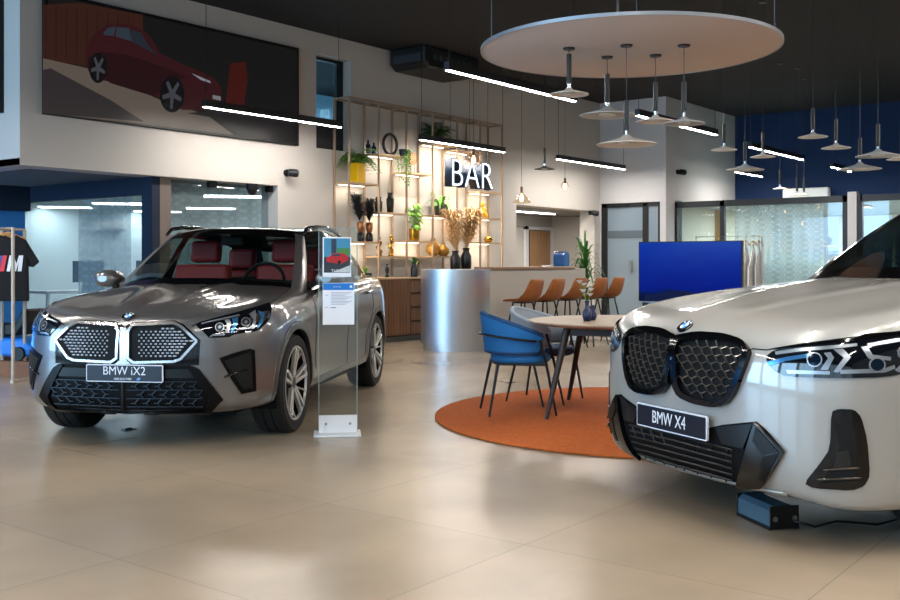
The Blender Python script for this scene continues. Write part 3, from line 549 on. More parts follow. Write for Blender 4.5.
tag(MB().lathe([(0, 0), (.06, 0), (.11, .06), (.09, .13), (.03, .18), (.025, .2), (.035, .22), (.01, .19)], sp(390, 'goldv'), 28).build('gold_vase', M_amber, smooth=True), 'shorter squat amber gold vase on the low shelf', 'vase', 'amber gold vases')
tag(MB().lathe([(0, 0), (.05, 0), (.085, .05), (.06, .1), (.05, .1)], sp(532, 'bowl'), 24).build('gold_bowl', M_gold, smooth=True), 'small gold bowl on the shelf at the right end', 'bowl')
for q, (cx, v, h) in enumerate(((428, 10.12, .42), (462, 10.08, .47))):
    t = thing('vase_with_pampas', ['tall black vase with beige plumes, farther one on the sideboard', 'tall black vase with beige plumes, nearer stouter one on the sideboard'][q], 'vase', (onV(320+cx/3.16, v)[0], v, cz+.001), 0, 'vases with beige plumes')
    MB().lathe([(0, 0), (.085, 0), (.09, h*.7), (.05, h*.88), (.065, h), (.04, h*.95)], n=28).build('body', M_blk, t, smooth=True)
    b = MB(); plume(b, (0, 0, h-.1), .8, ((-.12, 0), (.3, -.1))[q], 2.2, 900); b.build('plumes', M_pam, t)
pt = MB().box(-.1, .1, -.05, .05, 0, .07); lv = MB(); leafy(lv, 34, .16, .02, 1.2, .8, .06); p = sp(142, cz, v=10.15); plant('small_plant', 'small tufted plant in a black trough on the sideboard', (p[0], 10.15, cz+.001), pt, lv, M_blk, M_gr)
t = thing('black_figurine', 'small black figurine in the lit lowest shelf bay', 'ornament', (onV(320+212/3.16, 10.2)[0], 10.2, cz+.001)); MB().lathe([(0, 0), (.03, 0), (.035, .02), (.015, .04), (.03, .1), (.035, .14), (.01, .17)], n=14).build('body', M_blk, t, smooth=True); MB().lathe([(0, -.02), (.02, 0), (0, .025)], (0, 0, .19), 12).build('head', M_blk, t, smooth=True)
pt = MB().lathe([(0, 0), (.055, 0), (.06, .13), (.03, .2), (.035, .22)], n=20); lv = MB(); leafy(lv, 14, .16, .05, 1.1, .7, .2); plant('small_plant', 'small leafy plant in a black bottle vase at the end of the sideboard', (onV(320+298/3.16, 10.12)[0], 10.12, cz+.001), pt, lv, M_blk, M_grd)
pt = MB().box(-.16, .16, -.05, .05, 0, .05); lv = MB(); leafy(lv, 26, .13, .02, 1.0, .8, .04); plant('small_plant', 'low tufted plant on the sideboard behind the counter', (onV(320+520/3.16, 10.12)[0], 10.12, cz+.001), pt, lv, M_blk, M_grd)
# BAR sign
u_a, Z = onV(452, 9.55); zc = ht(176, onV(472, 9.55)[1]); t = thing('bar_sign', 'hanging illuminated sign reading BAR', 'sign', (onV(472, 9.55)[0], 9.55, zc))
M_signf = mat('sign_face', '#FFFFFF', emit='#DCEBFF', es=2.2); M_signs = mat('sign_side', '#0F2C44', .5)
for k, ch in enumerate('BAR'):
    x = (k-1)*.40
    me = text('letter', ch, .64, M_signs, t, face(0, (x, .07, 0)), .07, 0, .98); me2 = text('letter_face', ch, .64, M_signf, me, face(0, (x, -.006, 0)), .004, -.016, .98)
b = MB()
for x in (-.5, .0, .5): b.tube([(x, .05, .15), (x, .05, CEIL-zc)], .003, 6)
b.build('cable', M_bar, t)

# ================= BAR: counter, stools =================
M_steel = mat('brushed_steel', '#D2D3D6', .33, 1, bump=None); M_ctr = mat('counter_grey', '#A29C94', .6)
nt = M_steel.node_tree; M_steel.node_tree.nodes['Principled BSDF'].inputs['Anisotropic'].default_value = .7
t = thing('bar_counter', 'bar counter with rounded brushed steel end and grey front', 'counter', (11.1, 8.04, 0)); Lc = 13.75-11.1; r = .5; ch = 1.12
def outline(r, inset=0):
    P_ = [(r*cos(a)*1-0, .5+r*sin(a)) for a in [radians(270-k*7.5) for k in range(25)]]; return P_
arc = outline(.5)
b = MB(); b.prism([(0, 0)]+[(x, y) for x, y in arc]+[(.1, 1.0), (.1, .0)], .09, ch); b.build('steel_end', M_steel, t, autos=40)
b = MB(); b.prism([(x, y) for x, y in outline(.47)]+[(.12, .97), (.12, .03)], 0, .09); b.build('steel_plinth', M_steel, t, autos=40)
box('front_panel', M_ctr, .1, Lc, 0.0, .05, .09, ch, t); box('body', mat('counter_dark', '#4A4642', .7), .1, Lc, .05, .45, .09, ch-.03, t); box('plinth', M_steel, .12, Lc-.05, .03, .4, 0, .09, t)
box('worktop', M_ctr, .1, Lc, .05, .62, ch-.03, ch, t); box('end_panel', M_ctr, Lc, Lc+.04, 0, .62, 0, ch, t)
us = onV(494, 8.0)[0]-11.1; ue = onV(576, 8.0)[0]-11.1; box('wood_ledge', mat('ledge_wood', '#8E6A4E', .4), us, ue, -.03, .3, ch, ch+.03, t, bevel=.003)
# things on counter
uu = lambda px, v: onV(px, v)[0]
t = thing('bread_box', 'shiny blue ribbed box standing on the bar counter', 'container', (uu(561.5, 8.45), 8.45, ch+.001), 0)
M_bb = mat('blue_enamel', '#16508A', .15, coat=.5)
for k in range(3): MB().prism([(x, y) for x, y in rectpoly(.17, .27, .08, 6, 0, .135)], -.05, .05, Matrix.Translation(((k-1)*.045, (k-1)*.08, 0)) @ Matrix.Rotation(pi/2, 4, 'X')).build('shell', M_bb, t, bevel=.008)
t = thing('espresso_cups', 'small stack of pale cups on the bar counter', 'cups', (uu(547, 8.45), 8.45, ch+.001)); 
for k, (x, y) in enumerate(((0, 0), (-.07, .02), (.06, -.01))): MB().lathe([(0, 0), (.02, 0), (.032, .05), (.03, .05), (.018, .006)], (x, y, 0), 16).build('cup', M_wht, t, smooth=True)
pt = MB().lathe([(0, 0), (.16, 0), (.2, .38), (.18, .38), (.17, .3)], n=28); lv = MB()
for q in range(7):
    z = .5+q*.12; leafy(lv, 11, .85, .045, 1.2, 1.0, z, .01)
lv.tube([(0, 0, .3), (.01, 0, 1.25)], .02, 8)
t = plant('dragon_tree', 'tall spiky leaved plant in a pot at the right end of the bar', (uu(585, 9.6), 9.6, 0), pt, lv, mat('pot_grey', '#3B3A38', .6), M_grd)
M_tan = mat('tan_leather', '#9A5A2A', .5, noise=('#7E4620', 5, 3))
def stool(label, loc, rz):
    t = thing('bar_stool', label, 'stool', loc, rz, 'tan bar stools along the counter')
    # shell: seat curving up into a low back at local -y, front at +y
    prof = [(.21, .70), (.16, .712), (.05, .70), (-.08, .695), (-.17, .715), (-.215, .77), (-.24, .86), (-.262, 1.0)]; rows = []
    for i, (y, z) in enumerate(prof):
        w = [.19, .215, .225, .225, .225, .215, .20, .17][i]; cup = [.0, .02, .035, .04, .06, .07, .05, .03][i]; row = []
        for k in range(-4, 5):
            q = k/4; zz = z+cup*abs(q)**2.5*(1 if i < 5 else .2); yy = y+(0 if i < 4 else cup*1.3*abs(q)**2.2); row.append((w*q, yy, zz))
        rows.append(row)
    MB().grid(rows).build('seat', M_tan, t, smooth=True, solid=.03, subsurf=1)
    for sx in (-1, 1):
        for sy in (-1, 1): MB().tube([(sx*.1, sy*.09, .68), (sx*.22, sy*.2, 0.004)], .011, 8).build('leg', M_black, t)
    MB().tube([(sx*.17, sy*.155, .25) for sx, sy in ((-1, -1), (1, -1), (1, 1), (-1, 1))], .008, 8, closed=True).build('footrest', M_black, t); MB().box(-.12, .12, -.1, .1, .675, .688).build('plate', M_black, t)
for i, px in enumerate((523, 545, 567.5, 589, 606)):
    v = 7.4; u = onV(px, v)[0]
    stool(['tan leather bar stool nearest the steel end of the counter', 'second tan bar stool counted from the steel counter end', 'middle tan bar stool of the five at the counter', 'fourth tan bar stool, beside the last one', 'last tan bar stool, farthest from the steel counter end'][i], (u, v, 0), yaw(-.80, .6)-pi/2)

# ================= TABLE, CHAIRS, RUG =================
RC = cw(1.66, 7.88)
tag(MB().lathe([(0, 0), (1.76, 0), (1.78, .004), (1.78, .012), (1.77, .014), (0, .014)], (RC[0], RC[1], .001), 96).build('round_rug', mat('rug_orange', '#BC5E1C', .95, noise=('#AA5014', 40, 4), bump=(300, .4)), autos=30), 'round burnt orange rug under the table', 'rug')
TC = cw(1.43, 8.03); t = thing('round_table', 'round table with pale wood top and dark splayed legs', 'table', (TC[0], TC[1], .016)); RT = .8
MB().lathe([(0, .705), (RT-.06, .705), (RT-.005, .725), (RT, .732), (RT-.005, .738), (0, .738)], n=96).build('tabletop', mat('table_oak', '#B09A84', .42, noise=('#9C866E', 3, 6, (1, 10, 1))), t, autos=25)
M_dkw = mat('dark_wood_leg', '#2A2320', .5)
ap = MB()
for k in range(4):
    a0 = atan2(*(lambda o: (o[1], o[0]))((cw(.71, 7.62)[0]-TC[0], cw(.71, 7.62)[1]-TC[1])))+k*pi/2
    p0 = Vector((.8*cos(a0), .8*sin(a0), .004)); p1 = Vector((.6*cos(a0), .6*sin(a0), .7)); MB().tube([p0, p1], [.016, .03], 14).build('leg', M_dkw, t, autos=40)
    q = Vector((.6*cos(a0+pi/2), .6*sin(a0+pi/2), .7)); ap.bar(p1-Vector((0, 0, .035)), q-Vector((0, 0, .035)), .022, .06)
ap.build('apron', M_dkw, t)
M_navyc = mat('navy_ceramic', '#1B2348', .3)
for q, (px, py, h, r) in enumerate(((587, 321, .16, .038), (592.5, 320, .12, .035))):
    Z = .465*F/(py-HY); u, v = cw((px-450)/F*Z, Z); t = thing('flower_vase' if q == 0 else 'navy_jar', ['taller navy vase holding white flowers on the table', 'small navy jar beside the flower vase on the table'][q], 'vase', (u, v, .7545))
    MB().lathe([(0, 0), (r*.7, 0), (r, h*.25), (r*.95, h*.45), (r*.4, h*.65), (r*.38, h*.85), (r*.6, h), (r*.3, h*.9)], n=24).build('body', M_navyc, t, smooth=True)
    if q == 0:
        b = MB(); f = MB()
        for k, (dx, dy, z) in enumerate(((-.06, 0, .23), (0, .03, .28), (.03, -.02, .24), (-.03, .05, .3), (-.02, -.04, .2))):
            b.tube([(0, 0, h*.8), (dx, dy, z)], .002, 5)
            for j in range(6): f.blade((dx, dy, z), j*1.05, .06, .034, .9, .6, 4)
        b.build('stems', M_gr, t); f.build('flowers', mat('petal_white', '#EDEAE6', .6), t, smooth=True)
def tubchair(label, X, Z, yaw, m_out, m_in, m_seat):
    u, v = cw(X, Z); t = thing('tub_chair', label, 'chair', (u, v, .016), yaw, 'tub chairs at the round table')     # front = +x
    A = [radians(a) for a in range(-118, 119, 12)]; ro, ri = .27, .24; rows_o = []; 
    def topz(q): return .80-.17*min(1, abs(q)/radians(118))**1.5
    def pt(a, r, f):   # a from the back (-x)
        z0 = .50; zt_ = topz(a); z = z0+(zt_-z0)*f; rr = r+.035*f; return (-rr*cos(a)*1.0, rr*sin(a)*1.05, z)
    n = len(A)
    out = MB(); out.grid([[pt(a, ro, f) for a in A] for f in (0, .25, .5, .75, 1)]); out.build('backrest_outer', m_out, t, smooth=True)
    inn = MB(); inn.grid([[pt(a, ri, f) for a in A] for f in (0, .25, .5, .75, 1)]); inn.build('backrest_inner', m_in, t, smooth=True)
    rim = MB(); rim.tube([((Vector(pt(a, ro, 1))+Vector(pt(a, ri, 1)))/2) for a in A], .019, 8); rim.tube([((Vector(pt(a, ro, 0))+Vector(pt(a, ri, 0)))/2) for a in A], .019, 8)
    for s in (0, -1): rim.tube([((Vector(pt(A[s], ro, f))+Vector(pt(A[s], ri, f)))/2) for f in (0, .5, 1)], .019, 8)
    rim.build('backrest_rim', m_in, t, smooth=True)
    MB().lathe([(0, .40), (.2, .40), (.235, .42), (.24, .45), (.22, .475), (0, .48)], (.02, 0, 0), 32).build('seat', m_seat, t, smooth=True)
    for sx, sy in ((-1, -1), (-1, 1), (1, -1), (1, 1)):
        if sx < 0: MB().tube([(-.19, sy*.17, .41), (-.27, sy*.23, .002)], [.013, .009], 8).build('leg', M_black, t)
        else: MB().tube([(.12, sy*.285, .60), (.17, sy*.27, .42), (.26, sy*.24, .002)], [.011, .012, .009], 8).build('leg', M_black, t)
    MB().tube([(-(ro+.035)*cos(a)*1.02, (ro+.035)*1.08*sin(a), .60+.035*cos(a)) for a in A[1:-1]], .009, 8).build('band', M_black, t, smooth=True)
    b = MB(); b.bar((-.19, -.17, .405), (.17, -.27, .405), .02); b.bar((-.19, .17, .405), (.17, .27, .405), .02); b.bar((-.19, -.17, .405), (-.19, .17, .405), .02); b.build('seat_frame', M_black, t)
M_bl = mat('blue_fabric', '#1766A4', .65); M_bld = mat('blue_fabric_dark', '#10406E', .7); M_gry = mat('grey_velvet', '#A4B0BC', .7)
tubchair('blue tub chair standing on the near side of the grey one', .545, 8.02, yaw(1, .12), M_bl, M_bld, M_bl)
tubchair('grey blue tub chair behind the blue one at the table', .83, 8.72, yaw(1, -.5), M_gry, M_gry, mat('blue_seat2', '#2C4C78', .7))
tubchair('dark tub chair across the table, mostly hidden by the light grey car', 2.05, 8.75, yaw(-.8, -.6), mat('slate_fabric', '#39414C', .7), mat('slate_fabric', '#39414C'), mat('slate_fabric', '#39414C'))

# ================= TV =================
UT = 12.1; va, vb = onU(742, UT)[0], onU(638.5, UT)[0]; t = thing('television', 'large television on a floor stand showing a blue landscape', 'television', (UT, (va+vb)/2, 0), 0); hw = (vb-va)/2; z0, z1 = .68, 1.49
box('frame', M_black, 0, .06, -hw, hw, z0, z1, t, bevel=.006)
def tvmat():
    m = bpy.data.materials.new('tv_picture'); m.use_nodes = True; nt = m.node_tree; L = nt.links.new; b = nt.nodes['Principled BSDF']
    tc = nt.nodes.new('ShaderNodeTexCoord'); sp_ = nt.nodes.new('ShaderNodeSeparateXYZ'); L(tc.outputs['Object'], sp_.inputs[0]); n = nt.nodes.new('ShaderNodeTexNoise'); n.inputs['Scale'].default_value = 1.0; n.inputs['Detail'].default_value = 5
    mp = nt.nodes.new('ShaderNodeMapping'); mp.inputs['Scale'].default_value = (1, 1.6, 5); L(tc.outputs['Object'], mp.inputs[0]); L(mp.outputs[0], n.inputs['Vector'])
    a = nt.nodes.new('ShaderNodeMath'); a.operation = 'MULTIPLY_ADD'; a.inputs[1].default_value = .35; L(n.outputs['Fac'], a.inputs[0]); mr = nt.nodes.new('ShaderNodeMapRange'); mr.inputs[1].default_value = z0; mr.inputs[2].default_value = z1; mr.inputs[3].default_value = -.1; mr.inputs[4].default_value = .75; L(sp_.outputs[2], mr.inputs[0]); L(mr.outputs[0], a.inputs[2])
    cr = nt.nodes.new('ShaderNodeValToRGB'); e = cr.color_ramp.elements; e[0].position = .12; e[0].color = lin('#04103A'); e[1].position = 1; e[1].color = lin('#0658C8')
    for p_, c_ in ((.2, '#06205E'), (.26, '#0220A0'), (.6, '#002CB4'), (.85, '#003AC4')): q_ = e.new(p_); q_.color = lin(c_)
    L(a.outputs[0], cr.inputs[0]); L(cr.outputs[0], b.inputs['Emission Color']); b.inputs['Emission Strength'].default_value = .48; b.inputs['Base Color'].default_value = (.002, .002, .004, 1); b.inputs['Roughness'].default_value = .2; b.inputs['Specular IOR Level'].default_value = .08; return m
MT = tvmat(); box('screen', MT, -.003, 0, -hw+.012, hw-.012, z0+.02, z1-.012, t)
b = MB(); b.prism([(x, z) for x, z in ((-.62, z0+.02), (.0, z0+.02), (.3, z0+.06), (hw-.02, z0+.05), (hw-.02, z0+.16), (.55, z0+.22), (.4, z0+.15), (.2, z0+.13), (-.1, z0+.17), (-.62, z0+.1))][::-1], 0, .001, Matrix.Translation((-.0045, 0, 0)) @ Matrix(((0, 0, 1, 0), (-1, 0, 0, 0), (0, 1, 0, 0), (0, 0, 0, 1)))); b.build('picture_hills', em('tv_hills', '#05154A', .7), t)
b = MB(); b.box(.06, .1, -.04, .04, .02, 1.2); b.box(-.1, .3, -.35, .35, 0, .02); b.build('stand', M_black, t)
box('bottom_bezel', mat('bezel_silver', '#9AA0A8', .3, .8), -.004, .0, -hw, hw, z0-.0, z0+.018, t)

# ================= CLOTHES RAILS =================
def garment(mb, x, w, l, s=.08, dx=0):
    """a garment hanging sideways: rail along local y, cloth spread along x"""
    rows = []
    for i in range(9):
        f = i/8; ww = w*(.14+.86*min(1, f*3.2)) if f < .3 else w*(1+.06*f); rows.append([(ww*q, x+dx*f+s*.22*sin(q*7+i*.25+x*9)*(.25+.75*f), -.06-l*f-(abs(q)*.14 if f < .3 else 0)*1) for q in [k/6 for k in range(-6, 7)]])
    return mb.grid(rows)
def hanger(parent, x, z, m):
    MB().tube([(.2, x, z-.13), (0, x, z-.05), (-.2, x, z-.13)], .008, 6).tube([(0, x, z-.05), (0, x, z), (.02, x, z+.012)], .003, 5).build('hanger', m, parent)
UR = 15.0; va, vb = onU(762, UR)[0], onU(696, UR)[0]; t = thing('clothes_rail', 'thin metal clothes rail standing behind the television', 'clothes rail', (UR, va, 0)); Lr = vb-va; hr = 1.62; M_rail = mat('rail_metal', '#C9C2BA', .35, .6)
b = MB(); b.tube([(0, 0, 0), (0, 0, hr), (0, Lr, hr), (0, Lr, 0)], .014, 8); b.build('frame', M_rail, t)
for y in (0, Lr): MB().box(-.22, .22, y-.014, y+.014, 0, .025).build('foot', M_rail, t)
for k, (y, c, n, lab) in enumerate(((.05, '#C4C6C8', .16, 'dark garment at the end of the rail behind the television'), (.14, '#F0EEEA', .2, 'white garment hanging second from the rail post'), (.25, '#EDEAE6', .22, 'long white coat on the rail behind the television'), (.40, '#EDE3D2', .2, 'cream garment on the rail beside the television edge'), (.52, '#F0EBE2', .2, 'beige garment on the rail behind the television'), (.7, '#8A8E96', .2, 'grey garment on the rail hidden behind the television'))):
    t2 = thing('hanging_garment', lab, 'garment', (UR, va+y, hr-.02), 0, 'garments on the rail behind the television'); b = MB(); garment(b, 0, n, .95+.1*(k % 2), .07, .015*(k-2)); b.build('cloth', mat('cloth_%s' % 'abcdef'[k], c, .9), t2, smooth=True, solid=.02); hanger(t2, 0, 0, mat('hanger_wood', '#C08A50', .5))
t = thing('clothes_rail', 'clothes rail standing inside the glazed room on the right', 'clothes rail', (20.3, onU(826, 20.3)[0], 0)); Lr2 = onU(764, 20.3)[0]-onU(826, 20.3)[0]; b = MB(); b.tube([(0, 0, 0), (0, 0, 1.62), (0, Lr2, 1.62), (0, Lr2, 0)], .014, 8); b.build('frame', M_rail, t)
for k in range(9):
    t2 = thing('hanging_garment', 'pale green garment hanging in the row behind the right glass wall', 'garment', (20.3, t.location.y+.1+k*(Lr2-.2)/8, 1.6), 0, 'garments behind the right glass wall'); b = MB(); garment(b, 0, .2, .8+.08*(k % 3), .05, 0); b.build('cloth', mat('cloth_green', '#8FA392', .9), t2, smooth=True, solid=.02); hanger(t2, 0, 0, mat('hanger_wood', '#C08A50', .5))
# left rail with black t-shirt: post foot at (13,383)
pu, pv = gr(13, 383); Z = pu*C_+pv*S_; hz = ht(228, Z); d_ = Vector(cw(-1, .25)).normalized(); ry = atan2(d_.y, d_.x)
t = thing('clothes_rail', 'pale metal clothes rail at the left picture edge', 'clothes rail', (pu, pv, 0), ry)    # rail runs along local +x (to picture left)
MB().tube([(0, 0, 0), (0, 0, hz), (.6, 0, hz), (.6, 0, 0)], .018, 8).tube([(.32, -.6, 0), (.32, -.6, hz), (.6, -.6, hz), (.6, -.6, 0)], .018, 8).tube([(.3, 0, hz), (.3, -.6, hz)], .012, 8).build('frame', mat('rail_wood', '#B4A89A', .5), t); 
for x in (0, .6): MB().box(x-.018, x+.018, -.3, .02, 0, .03).build('foot', mat('rail_wood', '#B4A89A'), t)
M_ts = mat('tshirt_black', '#0C0C0E', .9)
dd = Vector((cos(ry), sin(ry)))
def tshirt(label, x, y, faceyaw, print_=False):
    p = Vector((pu, pv))+dd*x+Vector((-dd.y, dd.x))*y; t2 = thing('t_shirt', label, 't-shirt', (p.x, p.y, hz-.02), faceyaw, 'black t-shirts on the pale rail'); t2.scale = (.84, .9, .95)
    prof = [(-.09, -.05), (-.2, -.1), (-.36, -.34), (-.28, -.40), (-.23, -.3), (-.24, -.76), (.24, -.76), (.23, -.3), (.28, -.40), (.36, -.34), (.2, -.1), (.09, -.05), (.04, -.085), (-.04, -.085)]
    M_ = Matrix.Rotation(pi/2, 4, 'X'); b = MB(); b.prism([(a, c) for a, c in prof][::-1], -.03, .03, M_); b.build('cloth', M_ts, t2, bevel=.012)
    MB().tube([(-.2, 0, -.09), (0, 0, -.02), (.2, 0, -.09)], .009, 6).tube([(0, 0, -.02), (0, 0, .03)], .003, 5).build('hanger', mat('hanger_wood', '#C08A50', .5), t2)
    if print_:
        for k, c in enumerate(('#3E9BDC', '#2A4A9C', '#C8303C')):
            b = MB(); x0 = -.17+k*.055; b.prism([(x0-.03, -.44), (x0+.02, -.44), (x0+.055, -.27), (x0+.005, -.27)], .036, .038, M_); b.build('print_stripe', mat('print_%d' % k, c, .6), t2)
        b = MB(); b.prism([(-.01, -.44), (.03, -.44), (.05, -.34), (.075, -.44), (.1, -.44), (.13, -.34), (.12, -.44), (.165, -.44), (.185, -.27), (.135, -.27), (.105, -.36), (.075, -.27), (.025, -.27)][::-1], .036, .038, M_); b.build('print_letter', mat('print_white', '#D8D8DC', .6), t2)
fy = yaw(.1, -1)+pi/2
tshirt('black t-shirt with striped letter print facing the room', .13, -.1, fy, True)
for k in range(5): tshirt(['black t-shirt just behind the printed one', 'second black t-shirt behind the printed one', 'third black t-shirt behind the printed one', 'fourth black t-shirt behind the printed one', 'black t-shirt farthest behind the printed one'][k], .34+.04*k, -.2-.09*k, fy+.05)
# low wooden plinth with shoes / blue bag
pl = cw(-4.62, 10.95); t = tag(box('display_plinth', mat('plinth_wood', '#8A5A36', .5, noise=('#6E4428', 4, 4)), -1.0, .5, -.3, .3, 0, .16), 'low wooden plinth behind the pale clothes rail', 'plinth'); t.location = (pl[0], pl[1], 0); t.rotation_euler = (0, 0, ry+pi)
pl = cw(-4.85, 10.98); t = thing('toy_car', 'blue and black ride-on toy standing on the wooden plinth', 'toy car', (pl[0], pl[1], .161), ry+pi)
MB().prism([(-.5, .04), (.38, .04), (.42, .14), (.3, .24), (-.5, .24)][::1], -.18, .18, Matrix.Rotation(pi/2, 4, 'X')).build('body', mat('toy_blue', '#1E78D8', .3), t, bevel=.03)
MB().prism([(-.5, .26), (.2, .26), (.34, .42), (.36, .55), (.28, .55), (.2, .4), (-.2, .38), (-.5, .5)], -.15, .15, Matrix.Rotation(pi/2, 4, 'X')).build('seat', M_black, t, bevel=.02)
for x in (-.3, .28):
    for y in (-.17, .17): MB().cyl((x, y, .075), .075, .05, 20, Matrix.Rotation(pi/2, 4, 'X')).build('wheel', M_black, t)

# ================= DISPLAY STAND by the grey car =================
sx0, sz0 = cw((338-450)/F*7.1, 7.1); yw = -yaw(0, 1)*-1-pi/2; t = thing('info_stand', 'clear acrylic info stand on a white foot beside the grey car', 'display stand', (sx0, sz0, 0), yaw(1, .12))
M_acr = glassmat('acrylic', '#F4F9F8', .0); box('acrylic_panel', M_acr, -.135, .135, -.005, .005, .012, 1.46, t)
b = MB(); 
for x in (-.135, .135): b.box(x-.003, x+.003, -.006, .006, .012, 1.46)
b.box(-.135, .135, -.006, .006, 1.455, 1.462); b.build('panel_edge', glassmat('acrylic_edge', '#B4C6C4', .4), t)
M_base = mat('stand_white', '#DCDCDC', .35); box('foot', M_base, -.17, .16, -.13, .10, 0, .012, t, bevel=.002); box('bracket', M_base, -.135, .135, -.018, -.006, .012, .135, t)
for x in (-.085, .085): MB().cyl((x, -.018, .075), .01, .004, 14, Matrix.Rotation(pi/2, 4, 'X')).build('bolt', mat('bolt_steel', '#9A9A9A', .3, 1), t)
def zpx(y): return ht(y, 7.05)
def sheet(name, label, px0, px1, py0, py1):
    x0, x1 = (px0-338)/F*7.1*1.01, (px1-338)/F*7.1*1.01; s = thing(name, label, 'sheet', t.location, t.rotation_euler[2]); s['_'] = 0; del s['_']
    box('paper', mat('paper_white', '#E2E6EE', .5), x0, x1, -.009, -.0065, zpx(py1), zpx(py0), s); return s, x0, x1, zpx(py1), zpx(py0)
def qs(nm, s, m, x0, x1, z0_, z1_, y=-.0105, th=.0008): return box(nm, m, x0, x1, y-th, y, z0_, z1_, s)
s, x0, x1, za, zb_ = sheet('car_poster', 'small poster of a red car on the acrylic stand', 323, 351, 237, 277)
Wd = x1-x0; Hh = zb_-za
qs('picture', s, mat('pos_sky', '#3A86A8', .5), x0+.008, x1-.008, za+.03, zb_-.008, -.0095)
qs('picture_tower', s, mat('pos_dark', '#23384A', .5), x0+Wd*.3, x0+Wd*.48, za+Hh*.5, zb_-.012); qs('picture_tree', s, mat('pos_green', '#3E7A3C', .5), x0+Wd*.5, x1-.01, za+Hh*.55, za+Hh*.72); qs('picture_road', s, mat('pos_road', '#26303A', .5), x0+.008, x1-.008, za+.03, za+Hh*.5)
def shp(nm, s, m, pts, y): b = MB(); b.prism([(x0+a*Wd, za+c*Hh) for a, c in pts], -y, -y+.0006, UPR); return b.build(nm, m, s)
shp('picture_car', s, mat('pos_red', '#B01E26', .4), [(.12, .48), (.14, .38), (.5, .34), (.62, .32), (.9, .42), (.9, .52), (.7, .6), (.35, .6), (.25, .52)], -.0118)
shp('picture_car_glass', s, mat('pos_dark', '#23384A'), [(.3, .52), (.64, .52), (.6, .58), (.38, .58)], -.0126)
shp('picture_kerb', s, mat('pos_pale', '#B8C4C8', .5), [(.35, .12), (.98, .12), (.98, .3), (.7, .22)], -.0118)
for a in (.58,): shp('picture_wheel', s, M_black, [(a+.06*cos(k*pi/6), .37+.05*sin(k*pi/6)) for k in range(12)], -.0128)
text('poster_text', 'THE iX2', .029, mat('print_white', '#D8D8DC'), s, face(0, (x0+Wd*.55, -.0135, za+Hh*.15)), .0004)
s, x0, x1, za, zb_ = sheet('info_sheet', 'white data sheet with blue header on the acrylic stand', 323, 354, 283, 325)
Wd = x1-x0; Hh = zb_-za
qs('header', s, mat('hdr_blue', '#0E72C4', .4), x0+.003, x1-.003, za+Hh*.83, zb_-.003)
text('header_text', 'BMW iX2', .0135, mat('print_white', '#D8D8DC'), s, face(0, (x0+Wd*.46, -.0125, za+Hh*.905)), .0003)
b = MB(); b.box(x0+Wd*.86, x0+Wd*.93, -.0125, -.0115, za+Hh*.88, za+Hh*.94); b.build('header_mark', mat('print_white', '#D8D8DC'), s)
mg = mat('print_grey', '#A6ACBA', .6)
for k in range(9): qs('text_line', s, mg, x0+Wd*.26, x0+Wd*(.92-.1*(k % 3)), za+Hh*(.76-k*.035), za+Hh*(.775-k*.035))
for zz in (.7, .41): qs('text_line', s, mg, x0+Wd*.06, x0+Wd*.18, za+Hh*zz, za+Hh*(zz+.015))
qs('text_line', s, mat('print_dark', '#5A6274', .6), x0+Wd*.25, x0+Wd*.42, za+Hh*.4, za+Hh*.418)
# light box under the right car, small floor label under the grey car
t = thing('power_box', 'black and blue metal box lying under the light grey car', 'box', cw(1.49, 4.70)+(0,), yaw(.25, -.97))
MB().prism([(-.07, .012), (.07, .012), (.07, .085), (.045, .105), (-.045, .105), (-.07, .085)], -.14, .14, Matrix(((0, 0, 1, 0), (1, 0, 0, 0), (0, 1, 0, 0), (0, 0, 0, 1)))).build('housing', mat('box_blue', '#5A7C90', .22, .5), t, bevel=.003)
for x in (-.145, .137): MB().box(x, x+.008, -.075, .075, .005, .108).build('end_plate', M_black, t, bevel=.003)
for y in (-.05, .05): MB().cyl((.145, y, .05), .012, .006, 12, Matrix.Rotation(pi/2, 4, 'Y')).build('screw', mat('bolt_steel', '#9A9A9A', .3, 1), t)
MB().box(-.14, .14, -.078, -.06, 0, .012).box(-.14, .14, .06, .078, 0, .012).build('feet', M_black, t)
MB().tube([(.15, .04, .04), (.2, .12, .02), (.1, .3, .008), (.2, .45, .008), (.1, .7, .008)], .006, 6).build('cable', M_black, t, smooth=True)
t = thing('floor_label', 'small crumpled silver tag lying on the floor under the grey car', 'tag', gr(128, 430)+(0,), .2); MB().prism([(-.06, -.03), (.05, -.035), (.06, .02), (-.03, .035)], .001, .006).build('tag', mat('tag_silver', '#6E7E88', .3, .5), t); MB().prism([(-.03, -.01), (.03, -.015), (.03, .015), (-.02, .012)], .006, .014).build('clip', M_black, t)
# ================= LIGHTS OF THE PLACE AND ADDED FILL =================
def area(name, loc, rot, sx, sy, e, col):
    l = bpy.data.lights.new(name, 'AREA'); l.shape = 'RECTANGLE'; l.size = sx; l.size_y = sy; l.energy = e; l.color = col; o = bpy.data.objects.new(name, l); COL.objects.link(o); o.location = loc; o.rotation_euler = rot; return o
for k, v in enumerate((-2.5, .5, 3.5, 6.5, 9.5, 12.5)): area('daylight_street_front', (-5.8, v, 2.1), (0, -pi/2, 0), 3.4, 2.5, (15, 20, 130, 230, 320, 360)[k], (.38, .69, 1))
area('office_or_fill_light', (10.5, 14.5, 2.33), (0, 0, 0), 5, 6, 230, (.9, .955, 1))
area('office_or_fill_light', (22.0, 4, 2.36), (0, 0, 0), 4, 8, 900, (.95, .97, 1))  # fill without a visible source, added to brighten the right glazed room
area('beam_blue_light', (4.4, 13.4, .25), (radians(120), 0, 0), 3, .2, 60, (.3, .6, 1))
